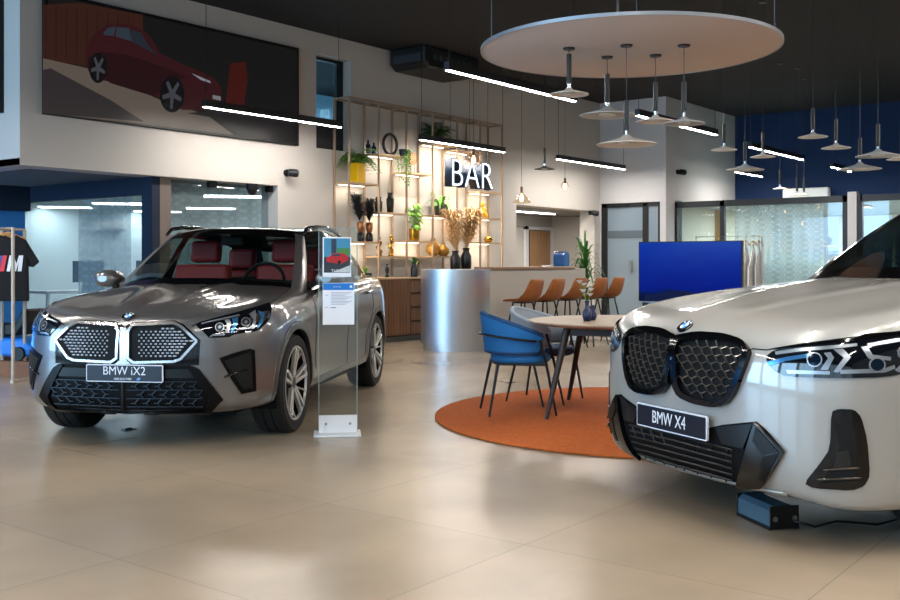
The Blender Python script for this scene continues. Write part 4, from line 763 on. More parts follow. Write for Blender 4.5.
# ================= CARS =================
def crossn(pts, k):
    a = pts[max(k-1, 0)]; b = pts[min(k+1, len(pts)-1)]
    if k == 0: a = (b[0], -b[1])
    if k == len(pts)-1: b = (a[0], -a[1])
    d = Vector((b[0]-a[0], b[1]-a[1])).normalized(); return Vector((-d.y, d.x)) if True else None
def interp(tab, x):
    if x <= tab[0][0]: return tab[0][1]
    for (a, p), (b, q) in zip(tab, tab[1:]):
        if x <= b:
            f = (x-a)/(b-a)
            return p+(q-p)*f if not isinstance(p, (list, tuple)) else [(u[0]+(w[0]-u[0])*f, u[1]+(w[1]-u[1])*f) for u, w in zip(p, q)]
    return tab[-1][1]
def subdiv(vs, fs, mi, lev, mats, creases=None):
    me = bpy.data.meshes.new('cage'); me.from_pydata(vs, [], fs); me.polygons.foreach_set('material_index', mi)
    for m in mats: me.materials.append(m)
    bm = bmesh.new(); bm.from_mesh(me); bmesh.ops.remove_doubles(bm, verts=bm.verts, dist=1e-4); bmesh.ops.recalc_face_normals(bm, faces=bm.faces)
    if creases:
        cl = bm.edges.layers.float.get('crease_edge') or bm.edges.layers.float.new('crease_edge')
        for e in bm.edges:
            w = creases(e.verts[0].co, e.verts[1].co)
            if w: e[cl] = w
    bm.to_mesh(me); bm.free()
    o = bpy.data.objects.new('cage', me); COL.objects.link(o); k = o.modifiers.new('s', 'SUBSURF'); k.levels = k.render_levels = lev
    dg = bpy.context.evaluated_depsgraph_get(); dg.update(); r = bpy.data.meshes.new_from_object(o.evaluated_get(dg)); bpy.data.objects.remove(o); return r
def mirror_grid(half):
    """half[k][row] points with y>=0, k from nose to tail -> full loop of columns"""
    full = half+[[(p[0], -p[1], p[2]) for p in c] for c in half[::-1]]
    vs = [p for c in full for p in c]; R = len(half[0]); K = len(full); fs = []; idx = []
    for k in range(K):
        kk = (k+1) % K
        for r in range(R-1): fs.append((k*R+r, kk*R+r, kk*R+r+1, k*R+r+1)); idx.append((k if k < K//2 else K-2-k if k < K-1 else -1, r))
    return vs, fs, idx
def lower_body(plan, prof, spine, spx, mats, hoodd, cab, ridge=.012, lev=4):
    half = []; K = len(plan)
    FR = (.2, .42, .5, .58, .8, 1)
    for k, (x, y) in enumerate(plan):
        n = crossn(plan, k); n = Vector((n.x, n.y)); 
        if n.dot(Vector((x-2.2, y))) < 0: n = -n
        rows = interp(prof, k); col = []
        for dn, z in rows: col.append((x+n.x*dn, max(0, y+n.y*dn), z))
        e = col[-1]; sx = spx[k] if k < len(spx) else min(max(e[0], .3), 4.3); sz_ = interp(spine, sx)
        for i, f in enumerate(FR):
            xx, yy = e[0]+(sx-e[0])*f, e[1]*(1-f); we = .72; zz = interp(spine, xx)-hoodd*(yy/we)**2.2
            if xx > 4.1: zz = e[2]+(sz_-e[2])*sin(f*pi/2)
            col.append((xx, yy, zz))
        if k in (0, K-1): col = [(p[0], 0, p[2]) for p in col]
        half.append(col)
    vs, fs, idx = mirror_grid(half); fs = [f for f, i in zip(fs, idx) if i[0] >= 0]
    me = subdiv(vs, fs, [0]*len(fs), lev, mats)
    for v in me.vertices:      # two crisp creases running back over the hood
        x, y = v.co.x, abs(v.co.y)
        if .15 < x < 1.5 and v.co.z > .84 and y < .5:
            d = y-(.10+.16*x); v.co.z += 1.1*ridge*math.exp(-(d/.045)**2 if d > 0 else -(d/.11)**2)*min(1, (x-.15)/.2)
    return me
def cut_arches(me, cx, cz, R, ymin):
    bm = bmesh.new(); bm.from_mesh(me); h = .022
    for v in bm.verts:
        if abs(v.co.y) > ymin:
            dx, dz = v.co.x-cx, v.co.z-cz; r = sqrt(dx*dx+dz*dz)
            if abs(r-R) < h and dz > -.25: v.co.x = cx+dx/r*R; v.co.z = cz+dz/r*R
    dl = [f for f in bm.faces if all(abs(v.co.y) > ymin-.02 and sqrt((v.co.x-cx)**2+(v.co.z-cz)**2) < R+.001 for v in f.verts)]
    bmesh.ops.delete(bm, geom=dl, context='FACES'); bm.to_mesh(me); bm.free()
GLZ = {}
def greenhouse(base, roof, inner, spn, mats):
    """mats: 0 paint, 1 gloss black, 2 glass, 3 roof"""
    half = []; K = len(base)
    for k in range(K):
        a, b = Vector(base[k]), Vector(roof[k]); out = Vector((a.x-2.6, a.y*2.2, 0)).normalized(); col = []
        for f, bu in ((-.12, 0), (0, 0), (.07, .006), (.35, .022), (.65, .022), (.93, .008), (1, 0)): col.append(tuple(a+(b-a)*f+out*bu))
        col.append(tuple(b+(Vector(inner[k])-b)*.35+Vector((0, 0, .012)))); col.append(tuple(inner[k])); col.append((spn[k][0], 0, spn[k][1]))
        if k in (0, K-1): col = [(p[0], 0, p[2]) for p in col]
        half.append(col)
    vs, fs, idx = mirror_grid(half); F_, M_ = [], []
    for f, (k, r) in zip(fs, idx):
        if k < 0: continue
        g = 2 if (2 <= r <= 4 and k in (0, 1, 3, 4, 6, 7, 10+1)) or (2 <= r <= 4 and k == 8) else 0
        if g == 2 and k == 8: g = 2
        if r in (1, 5) and k in (3, 4, 5, 6, 7, 8): g = 1
        if k == 5 and 2 <= r <= 4: g = 1
        if r in (1, 5) and k in (0, 1, 11): g = 1
        if r >= 6: g = 3
        F_.append(f); M_.append(g)
    return subdiv(vs, F_, M_, 3, mats)
def split_mat(me, which, name, m, parent):
    bm = bmesh.new(); bm.from_mesh(me); bmesh.ops.delete(bm, geom=[f for f in bm.faces if f.material_index not in which], context='FACES')
    me2 = bpy.data.meshes.new(name); bm.to_mesh(me2); bm.free(); me2.materials.clear(); me2.materials.append(m)
    for p in me2.polygons: p.material_index = 0
    me2.polygons.foreach_set('use_smooth', [True]*len(me2.polygons)); o = bpy.data.objects.new(name, me2); COL.objects.link(o); o.parent = parent; return o

class Surf:
    """projects drawings onto the car body: from the measured sight line or straight from the side"""
    def __init__(s, mesh_list, root):
        bpy.context.view_layer.update(); vs, fs = [], []
        for me in mesh_list:
            b = len(vs); vs += [v.co.copy() for v in me.vertices]; fs += [tuple(b+i for i in p.vertices) for p in me.polygons]
        s.bvh = BVHTree.FromPolygons(vs, fs); s.M = root.matrix_world.inverted(); s.R = s.M.to_3x3(); s.o = s.M @ Vector((0, 0, EYE))
    def px(s, p):
        t = (p[0]-450)/F; w = cw(t, 1); d = (s.R @ Vector((w[0], w[1], -(p[1]-HY)/F))).normalized()
        h = s.bvh.ray_cast(s.o, d)
        if h[0] is None:
            best = None
            for k in range(60):
                q = s.o+d*(3.5+k*.1); n = s.bvh.find_nearest(q)
                if best is None or n[3] < best[3]: best = n
            h = best
        n = h[1] if h[1].dot(d) < 0 else -h[1]; return h[0].copy(), n.copy()
    def side(s, p, sg=-1):
        h = s.bvh.ray_cast(Vector((p[0], sg*3, p[1])), Vector((0, -sg, 0)))
        if h[0] is None: h = s.bvh.find_nearest(Vector((p[0], sg*.9, p[1])))
        n = h[1] if h[1].y*sg > 0 else -h[1]; return h[0].copy(), n.copy()
    def front(s, p):
        h = s.bvh.ray_cast(Vector((-2, p[0], p[1])), Vector((1, 0, 0)))
        if h[0] is None: h = s.bvh.find_nearest(Vector((0, p[0], p[1])))
        n = h[1] if h[1].x < 0 else -h[1]; return h[0].copy(), n.copy()
def inpoly(p, poly):
    c = False; n = len(poly)
    for i in range(n):
        a, b = poly[i], poly[(i+1) % n]
        if (a[1] > p[1]) != (b[1] > p[1]) and p[0] < (b[0]-a[0])*(p[1]-a[1])/(b[1]-a[1])+a[0]: c = not c
    return c
def densify(poly, g, closed=True):
    out = []; n = len(poly)
    for i in range(n if closed else n-1):
        a, b = Vector(poly[i]), Vector(poly[(i+1) % n]); m = max(1, int((b-a).length/g)); out += [a+(b-a)*j/m for j in range(m)]
    if not closed: out.append(Vector(poly[-1]))
    return out
def roundpoly(poly, it=1):
    for _ in range(it):
        q = []
        for i in range(len(poly)):
            a, b = Vector(poly[i]), Vector(poly[(i+1) % len(poly)]); q += [tuple(a*.82+b*.18), tuple(a*.18+b*.82)]
        poly = q
    return poly
def offpoly(poly, d):
    n = len(poly); A = sum(poly[i][0]*poly[(i+1) % n][1]-poly[(i+1) % n][0]*poly[i][1] for i in range(n)); s = 1 if A > 0 else -1; out = []
    for i in range(n):
        p0, p1, p2 = Vector(poly[i-1]), Vector(poly[i]), Vector(poly[(i+1) % n]); e1 = (p1-p0).normalized(); e2 = (p2-p1).normalized(); n1 = Vector((-e1.y, e1.x))*s; n2 = Vector((-e2.y, e2.x))*s; b = n1+n2; L = b.length
        b = b/L if L > 1e-6 else n1; out.append(tuple(p1+b*d/max(.5, b.dot(n1))))
    return out
def patch(name, poly, proj, m, parent, off=.004, depth=.012, g=3, mirror=False, flat=0, both=False, rim=0, label=None):
    """a raised panel following the body inside poly; rim>0 leaves only a frame of that width"""
    B = densify(poly, g); n = len(B); vs = list(B); edges = [(i, (i+1) % n) for i in range(n)]; faces = [list(range(n))]; hole = None
    if rim:
        hole = offpoly(poly, rim); H = densify(hole, g); b = len(vs); vs += H; edges += [(b+i, b+(i+1) % len(H)) for i in range(len(H))]
    x0, x1 = min(p[0] for p in poly), max(p[0] for p in poly); y0, y1 = min(p[1] for p in poly), max(p[1] for p in poly)
    i = 0; y = y0+g*.5
    inner = offpoly(poly, g*.35)
    while y < y1:
        x = x0+g*(.5 if i % 2 else .1)
        while x < x1:
            if inpoly((x, y), inner) and not (hole and inpoly((x, y), hole)): vs.append(Vector((x, y)))
            x += g
        y += g; i += 1
    r = delaunay_2d_cdt([Vector((v[0], v[1])) for v in vs], edges, [], 0, 1e-6)
    P, T = r[0], [t for t in r[2]]
    def ok(t):
        c = sum((P[j] for j in t), Vector((0, 0)))/len(t); return inpoly(c, poly) and not (hole and inpoly(c, hole))
    T = [t for t in T if ok(t)]; hits = [proj((p.x, p.y)) for p in P]
    if flat:
        c = sum((h[0] for h in hits), Vector())/len(hits); nn = sum((h[1] for h in hits), Vector()).normalized()
        hits = [(h[0]-nn*(h[0]-c).dot(nn)*flat, nn) for h in hits]
    top = [h[0]+h[1]*off for h in hits]; N = len(top); V = top+[h[0]-h[1]*depth for h in hits]; Fs = []
    ed = {}
    for t in T:
        t = tuple(t); Fs.append(t)
        for a, b in zip(t, t[1:]+t[:1]): ed[(a, b)] = 1
    for (a, b) in ed:
        if (b, a) not in ed: Fs.append((b, a, N+a, N+b))
    outs = []
    for k in ((0, 1) if mirror else (0,)):
        me = bpy.data.meshes.new(name); me.from_pydata([(v.x, -v.y if k else v.y, v.z) for v in V], [], [f[::-1] if k else f for f in Fs]); me.materials.append(m)
        bm = bmesh.new(); bm.from_mesh(me); bmesh.ops.delete(bm, geom=[v for v in bm.verts if not v.link_faces], context='VERTS'); bmesh.ops.recalc_face_normals(bm, faces=bm.faces); bm.to_mesh(me); bm.free()
        me.polygons.foreach_set('use_smooth', [True]*len(me.polygons)); me.set_sharp_from_angle(angle=radians(35))
        o = bpy.data.objects.new(name, me); COL.objects.link(o); o.parent = parent[k] if isinstance(parent, list) else parent; outs.append(o)
        if label: o['label'] = label
    return outs
def line(name, pts, proj, r, m, parent, g=3, mirror=False, closed=False, off=.0, scale=None):
    D = densify(pts, g, closed); H = [proj((p[0], p[1])) for p in D]; P = [h[0]+h[1]*off for h in H]; outs = []
    for k in ((0, 1) if mirror else (0,)):
        b = MB(); b.tube([(p.x, -p.y if k else p.y, p.z) for p in P], r, 8, closed=closed); outs.append(b.build(name, m, parent[k] if isinstance(parent, list) else parent, smooth=True))
    return outs
def ellipse(cx, cy, rx, ry, n=16, rot=0): return [(cx+rx*cos(2*pi*k/n)*cos(rot)-ry*sin(2*pi*k/n)*sin(rot), cy+rx*cos(2*pi*k/n)*sin(rot)+ry*sin(2*pi*k/n)*cos(rot)) for k in range(n)]

M_gb = mat('gloss_black', '#050506', .1, coat=.3, spec=.35); M_mb = mat('matt_black', '#050506', .6, spec=.15); M_rub = mat('tyre_rubber', '#0D0D0E', .75); M_chr = mat('chrome', '#D0D0D0', .15, 1); M_sil = mat('rim_silver', '#C4C2BE', .3, .7)
M_cglass = glassmat('car_glass', '#BCCBC8', .0, .0); M_dark = mat('cabin_dark', '#0B0B0C', .8); M_lens = mat('lamp_clear', '#0A0D12', .06, coat=1)
M_lamp = mat('lamp_inner_silver', '#9AA0A8', .25, .7); M_lampb = mat('lamp_inner_blue', '#3E78A8', .15, .6); M_platek = mat('plate_navy', '#0C1322', .3); M_pwh = mat('plate_white', '#D6DAE2', .5)
def emblem(parent, c, n, r, name='roundel'):
    n = Vector(n).normalized(); up = Vector((0, 0, 1)); z = n; x = up.cross(z).normalized(); y = z.cross(x); M = Matrix((x, y, z)).transposed().to_4x4(); M.translation = Vector(c)
    e = MB().lathe([(0, -.004), (r, -.004), (r, .003), (r*.93, .005), (0, .005)], (0, 0, 0), 40); b = e; b.v = [tuple(M @ Vector(v)) for v in b.v]; e = b.build(name, M_gb, parent, autos=30)
    for nm, ra, rb, m in (('ring', r*1.0, r*.94, M_chr), ('inner_ring', r*.62, r*.57, M_chr)):
        b = MB(); b.lathe([(rb, .005), (rb, .0065), (ra, .0065), (ra, .003)], n=40, cap=False); b.v = [tuple(M @ Vector(v)) for v in b.v]; b.build(nm, m, e, autos=30)
    for q in range(4):
        b = MB(); b.prism([(0, 0)]+[(r*.57*cos(q*pi/2+k*pi/16), r*.57*sin(q*pi/2+k*pi/16)) for k in range(9)], .005, .006, M); b.build('quadrant', mat('roundel_blue', '#1C7FD0', .3) if q % 2 else mat('roundel_white', '#E8ECF0', .3), e)
    for k, ch in enumerate('BMW'):
        a = radians(42-42*k); text('roundel_letter', ch, r*.34, mat('roundel_white', '#E8ECF0'), e, M @ Matrix.Translation((r*.78*sin(-a), r*.78*cos(a), .0052)) @ Matrix.Rotation(a, 4, 'Z'), .0006, .001)
    return e
def wheel(parent, x, y, R, w, spokes, ry, rimR):
    s = -1 if y < 0 else 1; Mw = Matrix.Translation((x, y-s*w/2, R)) @ Matrix.Rotation(-s*pi/2, 4, 'X')     # local z out of the car
    def put(mb): mb.v = [tuple(Mw @ Vector(v)) for v in mb.v]; return mb
    h = w/2
    wh = put(MB().lathe([(rimR, -h*.95), (R*.93, -h), (R-.006, -h*.85), (R, -h*.6), (R, -h*.3), (R-.007, -h*.28), (R-.007, -h*.22), (R, -h*.2), (R, h*.2), (R-.007, h*.22), (R-.007, h*.28), (R, h*.3), (R, h*.6), (R-.006, h*.85), (R*.94, h), (rimR+.015, h*1.0), (rimR, h*.9)], n=72, cap=False)).build('tyre', M_rub, parent, autos=25)
    rim = put(MB().lathe([(rimR+.004, h*.9), (rimR+.004, h*.97), (rimR-.008, h*.97), (rimR-.012, h*.85)], n=72, cap=False)).build('rim', M_sil, parent, autos=30)
    put(MB().lathe([(rimR-.012, h*.85), (rimR-.02, h*.2), (rimR-.03, -h*.6), (rimR, -h*.9)], n=72, cap=False)).build('rim_barrel', M_mb, rim, autos=30)
    b = MB()
    for k in range(spokes):
        a = k*2*pi/spokes+ry
        for d in (-.1, .1):
            p0 = Vector((.045*cos(a+d*3), .045*sin(a+d*3), h*.72)); p1 = Vector(((rimR-.01)*cos(a+d*1.35), (rimR-.01)*sin(a+d*1.35), h*.93))
            b.bar(p0, p1, .026, .028)
        b.bar(Vector((rimR*.55*cos(a+pi/spokes), rimR*.55*sin(a+pi/spokes), h*.55)), Vector(((rimR-.01)*cos(a+pi/spokes), (rimR-.01)*sin(a+pi/spokes), h*.85)), .012, .02)
    put(b).build('spokes', M_sil, rim, bevel=.003)
    put(MB().lathe([(0, h*.62), (.065, h*.62), (.06, h*.78), (.03, h*.82), (0, h*.82)], n=32)).build('hub_cap', mat('rim_dark', '#3A3A3C', .35, .7), rim, autos=40)
    put(MB().lathe([(.07, -h*.1), (rimR*.8, -h*.1), (rimR*.8, h*.05), (.07, h*.05), (.07, -h*.1)], n=48, cap=False)).build('brake_disc', mat('disc_steel', '#161616', .5, .3), parent, autos=30)
    put(MB().lathe([(0, -h*.7), (rimR-.02, -h*.7), (rimR-.02, -h*.62), (0, -h*.62)], n=40)).build('inner_cover', M_mb, parent, autos=30)
    return wh
def arches(parent, cx, cz, R, yo, m, w=.045, yi=.5):
    for s in (-1, 1):
        b = MB(); b.grid([[(cx+R*1.0*cos(a), s*y, cz+R*sin(a)) for a in [radians(-20+220*k/32) for k in range(33)]] for y in (yo-.05, yi)]); b.build('wheel_well', M_mb, parent, smooth=True)
        b = MB(); b.add([(cx, s*yi, cz)]+[(cx+R*cos(a), s*yi, cz+R*sin(a)) for a in [radians(-20+220*k/32) for k in range(33)]], [(0, k+1, k+2) for k in range(32)]); b.build('well_wall', M_mb, parent)
def arch_lip(parent, S, cx, cz, R, m, w=.05, off=.004):
    for s in (-1, 1):
        o_ = []; A = [radians(a) for a in range(-14, 195, 6)]; rows = []
        for rr, of in ((R-.006, -.03), (R-.006, off), (R+w*.5, off+.004), (R+w, off), (R+w+.003, -.01)):
            row = []
            for a in A:
                h = S.side((cx+max(rr, R+.014)*cos(a), cz+max(rr, R+.014)*sin(a)), s); row.append((cx+rr*cos(a), h[0].y+s*of, cz+rr*sin(a)))
            rows.append(row)
        MB().grid(rows).build('wheel_arch_trim', m, parent, smooth=True, autos=50)
def seat(parent, x, y, z, m, head=True, w=.25, h=.5):
    b = MB().prism(rectpoly(w*2, .13, .05), 0, h, Matrix.Translation((x, y, z)) @ Matrix.Rotation(radians(12), 4, 'Y') @ Matrix.Rotation(pi/2, 4, 'Z')); s = b.build('seat', m, parent, bevel=.03)
    if head: MB().prism(rectpoly(.27, .11, .045), 0, .19, Matrix.Translation((x+.12, y, z+h+.015)) @ Matrix.Rotation(radians(8), 4, 'Y') @ Matrix.Rotation(pi/2, 4, 'Z')).build('headrest', m, s, bevel=.03)

def car(name, label, nose, rdir, spec):
    t = thing(name, label, 'car', cw(*nose)+(0,), yaw(*rdir), None)
    bpy.context.view_layer.update()
    paint = spec['paint']
    me = lower_body(spec['plan'], spec['prof'], spec['spine'], spec['spx'], [paint], spec.get('hd', .035), None, spec.get('ridge', .012))
    full = me.copy()
    for cx in spec['axles']: cut_arches(me, cx, spec['R'], spec['RA'], .6)
    cb = spec['cabin']; me.materials.append(M_dark)
    for p in me.polygons:
        c = p.center
        if cb[0] < c.x < cb[1] and abs(c.y) < cb[2]-(.25 if c.x < cb[0]+.25 else 0) and c.z > .95: p.material_index = 1
    o = bpy.data.objects.new('body', me); COL.objects.link(o); o.parent = t; me.polygons.foreach_set('use_smooth', [True]*len(me.polygons))
    g = greenhouse(*spec['gh'], [paint, M_gb, M_cglass, spec['roofm']])
    a = split_mat(g, (0,), 'pillars', spec.get('pilm', paint), t); split_mat(g, (1,), 'window_trim', M_gb, t); split_mat(g, (3,), 'roof', spec['roofm'], t)
    gl = split_mat(g, (2,), 'glazing', spec.get('glm', M_cglass), t)
    S = Surf([full], t); S2 = Surf([g], t); S3 = Surf([full, g], t)
    R = spec['R']
    for i, cx in enumerate(spec['axles']):
        arches(t, cx, R, spec['RA'], spec['plan'][8][1], M_mb); arch_lip(t, S, cx, R, spec['RA'], spec['lip'])
        for s in (-1, 1):
            w_ = bpy.data.objects.new('wheel', None); COL.objects.link(w_); w_.parent = t
            wheel(w_, cx, s*(spec['track']), R, spec['tw'], spec['sp'], .3+i*.4+(.2 if s > 0 else 0), spec['rimR'])
    MB().box(.35, spec['L']-.35, -.62, .62, .2, .34).build('underbody', M_mb, t); MB().box(spec['axles'][0]+.4, spec['axles'][1]-.4, -.8, .8, .22, .3).build('sill', M_mb, t)
    # interior
    sm = spec['seatm']; zb = spec['zb']; s0 = spec['s0']
    for y in (-.37, .37): seat(t, s0, y, zb-.18, sm, h=.36)
    seat(t, s0+.95, 0, zb-.15, sm, False, .6, .25)
    for y in (-.38, .38): seat(t, s0+.95, y, zb-.15, sm, True, .2, .27)
    b = MB(); q = Matrix.Translation((s0-.52, -.37, zb+.035)) @ Matrix.Rotation(radians(-65), 4, 'Y'); b.tube([q @ Vector((.17*cos(k*pi/12), .17*sin(k*pi/12), 0)) for k in range(24)], .014, 8, closed=True).tube([q @ Vector((0, -.16, 0)), q @ Vector((0, .16, 0))], .02, 6); b.build('steering_wheel', M_dark, t, smooth=True)
    MB().prism([(x, z) for x, z in spec['dash']], -.62, .62, Matrix.Rotation(pi/2, 4, 'X')).build('dashboard', M_dark, t, bevel=.03)
    MB().prism(rectpoly(.2, .05, .02), 0, .07, Matrix.Translation((spec['mir'][0], 0, spec['mir'][1])) @ Matrix.Rotation(pi/2, 4, 'Z')).build('rear_view_mirror', M_dark, t, bevel=.01)
    # door mirrors
    mx, my, mz = spec['dm']
    for s in (-1, 1):
        b = MB(); rows = []
        for f, sc in ((0, .35), (.08, .72), (.3, 1), (.75, 1), (1, .9)):
            rows.append([(mx-.10+.2*f, s*(my+.13+.115*sc*cos(2*pi*k/16)*(1.0)), mz+.055+.075*sc*sin(2*pi*k/16)) for k in range(16)])
        b.grid(rows, close=True); b.add(rows[0], [tuple(range(16))]); b.add(rows[-1], [tuple(range(16))]); mm = b.build('door_mirror', paint, t, smooth=True, subsurf=1)
        b = MB(); b.prism([(mx+.101-.0+0, 0), (mx+.101, 0), (mx+.101, 0)], 0, .001) if False else b.tube([(mx, s*(my-.06), mz-.06), (mx, s*(my+.08), mz-.0)], [.03, .025], 8); b.build('mirror_foot', M_gb, mm)
    # door handles, shut lines
    for s in (-1, 1):
        pj = lambda p, s=s: S.side(p, s)
        for x in spec['handles']: line('door_handle', [(x, spec['hz']), (x+.2, spec['hz']+.008)], pj, .013, paint, t, .05, off=.018)
        for Lr_ in spec['shut']: line('shut_line', Lr_, pj, .0035, M_mb, t, .05)
        patch('sill_trim', spec['sillp'], pj, spec['lip'], t, .006, .01, .08)
    return t, S, S2, S3

# ---- grey car with open kidney grille
pA = mat('paint_grey', '#6C6A69', .3, .6, coat=1, coatr=.04)
K2 = [(0, 0), (.005, .2), (.02, .4), (.06, .56), (.13, .70), (.24, .80), (.42, .87), (.6, .9), (.87, .915), (1.15, .912), (1.6, .90), (2.2, .895), (2.8, .90), (3.2, .912), (3.56, .92), (3.95, .90), (4.2, .85), (4.4, .74), (4.5, .55), (4.54, .28), (4.55, 0)]
nose = [(-.35, .215), (-.07, .23), (-.012, .29), (0, .42), (0, .56), (-.005, .70), (-.02, .81), (-.06, .86), (-.13, .882)]
corn = [(-.35, .215), (-.07, .235), (-.012, .29), (0, .42), (0, .56), (-.005, .70), (-.03, .82), (-.08, .885), (-.16, .925)]
farc = [(-.3, .22), (-.05, .24), (0, .3), (0, .45), (0, .6), (-.005, .75), (-.03, .88), (-.08, .96), (-.17, .995)]
door = [(-.3, .2), (-.07, .23), (-.03, .3), (-.035, .45), (-.03, .6), (0, .76), (-.012, .9), (-.05, .985), (-.09, 1.01)]
rarc = [(-.3, .22), (-.05, .25), (0, .32), (0, .45), (0, .6), (.0, .78), (-.01, .92), (-.05, 1.03), (-.11, 1.065)]
tail = [(-.35, .28), (-.08, .3), (-.02, .4), (0, .52), (0, .66), (-.01, .82), (-.03, .96), (-.08, 1.05), (-.16, 1.09)]
IX = dict(paint=pA, L=4.55, plan=K2, prof=[(0, nose), (3, nose), (5, corn), (8, farc), (11, door), (14, rarc), (17, tail), (20, tail)], spine=[(.13, .885), (.3, .925), (.6, .98), (.9, 1.025), (1.2, 1.06), (1.5, 1.07), (4.6, 1.1)],
    spx=[.36, .39, .44, .52, .62, .74, .86, .98, 1.1, 1.3], axles=(.87, 3.56), R=.352, RA=.395, track=.895, tw=.245, sp=5, rimR=.262, lip=mat('arch_grey', '#4E4B47', .4, .5, coat=.5), cabin=(1.25, 4.1, .74), roofm=M_gb, seatm=mat('red_leather', '#A8262A', .5), zb=1.02, s0=2.2,
    dash=[(1.35, .9), (1.75, .9), (1.78, 1.04), (1.6, 1.07), (1.35, 1.05)], mir=(1.98, 1.36), dm=(1.62, .80, 1.03), handles=(2.2, 3.1), hz=.93,
    shut=[[(1.42, .98), (1.36, .75), (1.38, .4)], [(2.44, 1.0), (2.46, .7), (2.45, .34)], [(3.3, 1.03), (3.34, .8), (3.1, .55), (3.05, .35)]], sillp=[(1.3, .24), (3.12, .24), (3.12, .34), (1.3, .33)],
    gh=([(1.10, 0, 1.055), (1.14, .35, 1.05), (1.395, .762, .995), (1.42, .775, .99), (1.9, .80, 1.0), (2.42, .81, 1.01), (2.50, .81, 1.015), (2.95, .81, 1.035), (3.45, .79, 1.06), (3.85, .74, 1.08), (4.1, .60, 1.09), (4.18, .5, 1.09), (4.24, 0, 1.10)],
        [(1.93, 0, 1.495), (1.95, .3, 1.488), (2.068, .562, 1.456), (2.08, .575, 1.452), (2.3, .605, 1.475), (2.5, .615, 1.49), (2.58, .617, 1.49), (2.85, .61, 1.48), (3.2, .59, 1.445), (3.5, .56, 1.395), (3.68, .49, 1.36), (3.74, .40, 1.35), (3.8, 0, 1.35)],
        [(2.12, 0, 1.515), (2.13, .2, 1.515), (2.18, .34, 1.513), (2.25, .42, 1.512), (2.4, .45, 1.52), (2.55, .46, 1.525), (2.63, .46, 1.525), (2.85, .45, 1.515), (3.1, .43, 1.49), (3.3, .4, 1.455), (3.45, .33, 1.43), (3.5, .25, 1.42), (3.5, 0, 1.42)],
        [(2.3, 1.525), (2.3, 1.525), (2.34, 1.525), (2.38, 1.525), (2.45, 1.528), (2.6, 1.53), (2.66, 1.53), (2.85, 1.525), (3.05, 1.505), (3.2, 1.48), (3.3, 1.465), (3.35, 1.455), (3.4, 1.445)]))
gc, S, S2, S3 = car('grey_car', 'metallic dark grey crossover car with silver framed grille and red seats', (-2.107, 6.45), (.141, .99), IX)
A = lambda L: [(x/4+15, y/4+290) for x, y in L]; Hc = lambda L: [(x/10+200, y/10+300) for x, y in L]
surr = patch('grille_surround', A([(437, 150), (470, 128), (640, 122), (676, 138), (742, 200), (736, 300), (437, 304)]), S.px, M_gb, gc, .003, .01, 3, True)
kid = A([(452, 165), (472, 138), (640, 132), (672, 146), (731, 200), (731, 210), (668, 280), (640, 290), (478, 294), (452, 275)])
pan = patch('kidney_panel', offpoly(kid, 2.5), S.px, mat('grille_dark', '#060708', .6, spec=.2), gc, .008, .004, 3, True)
kf = patch('kidney_frame', kid, S.px, mat('kidney_silver', '#C9C6C4', .2, .9), gc, .026, .012, 2.2, True, rim=2.5)
patch('kidney_bridge', A([(424, 152), (449, 152), (449, 280), (470, 296), (403, 296), (424, 280)]), S.px, mat('kidney_silver', '#C9C6C4'), gc, .018, .004, 2.5)
M_dot = mat('grille_dots', '#A4ACBA', .45, .35); kin = offpoly(kid, 5.5)
def dots(pan, sgn):
    b = MB(); x0, x1 = min(p[0] for p in kid), max(p[0] for p in kid)
    for j in range(15):
        for i in range(16):
            x = x0+5+i*4.7+(2.35 if j % 2 else 0); y = 320+j*3.0
            if not inpoly((x, y), kin) or x < x0+11: continue
            q = min(1, max(.25, (x-x0-8)/38)); h = S.px((x, y)); n = h[1]; sx = Vector((0, 1, 0)); sx = (sx-n*sx.dot(n)).normalized(); sz_ = n.cross(sx); w_, h_ = .0135*(.35+.65*q), .0062
            P_ = [h[0]+n*.014+sx*w_*cos(k*pi/4)+sz_*h_*sin(k*pi/4) for k in range(8)]+[h[0]+n*.02]
            if sgn: P_ = [Vector((p.x, -p.y, p.z)) for p in P_]
            b.add(P_, [(k, (k+1) % 8, 8) for k in range(8)])
    b.build('grille_pattern', M_dot, pan)
dots(pan[0], 0); dots(pan[1], 1)
low = patch('lower_intake', A([(437, 303), (705, 301), (738, 322), (828, 436), (772, 489), (437, 492)]), S.px, M_mb, gc, .004, .01, 3.5, True)
M_pb = mat('piano_black', '#040405', .3, spec=.18)
patch('intake_edge', A([(705, 301), (738, 318), (832, 436), (774, 492), (440, 492), (440, 484), (760, 480), (775, 436), (712, 340), (690, 308)]), S.px, M_pb, low, .02, .01, 2.5, True)
patch('intake_beam', A([(437, 318), (716, 316), (745, 352), (437, 352)]), S.px, mat('intake_blue_grey', '#0F1216', .35, spec=.3), low, .012, .004, 3, True)
def chevrons(par, sgn):
    b = MB(); mm = mat('intake_mesh', '#1B242E', .35, .4)
    def P3(x, y):
        h = S.px((x/4+15, y/4+290)); q = h[0]+h[1]*.016; return Vector((q.x, -q.y if sgn else q.y, q.z))
    for j in range(3):
        for i in range(6):
            x = 482+i*46+(23 if j % 2 else 0); y = 368+j*33
            if x > 745: continue
            b.bar(P3(x+16, y), P3(x, y+16), .006); b.bar(P3(x, y+16), P3(x+16, y+32), .006); b.bar(P3(x, y+16), P3(x-14, y+16), .005)
    for y in (366, 399, 432, 462): b.bar(P3(452, y), P3(600, y), .005); b.bar(P3(600, y), P3(752, y), .005)
    b.build('intake_mesh', mm, par)
chevrons(low[0], 0); chevrons(low[1], 1)
line('intake_divider', A([(433, 360), (433, 486)]), S.px, .014, mat('intake_blue_grey', '#23282E'), gc, 3)
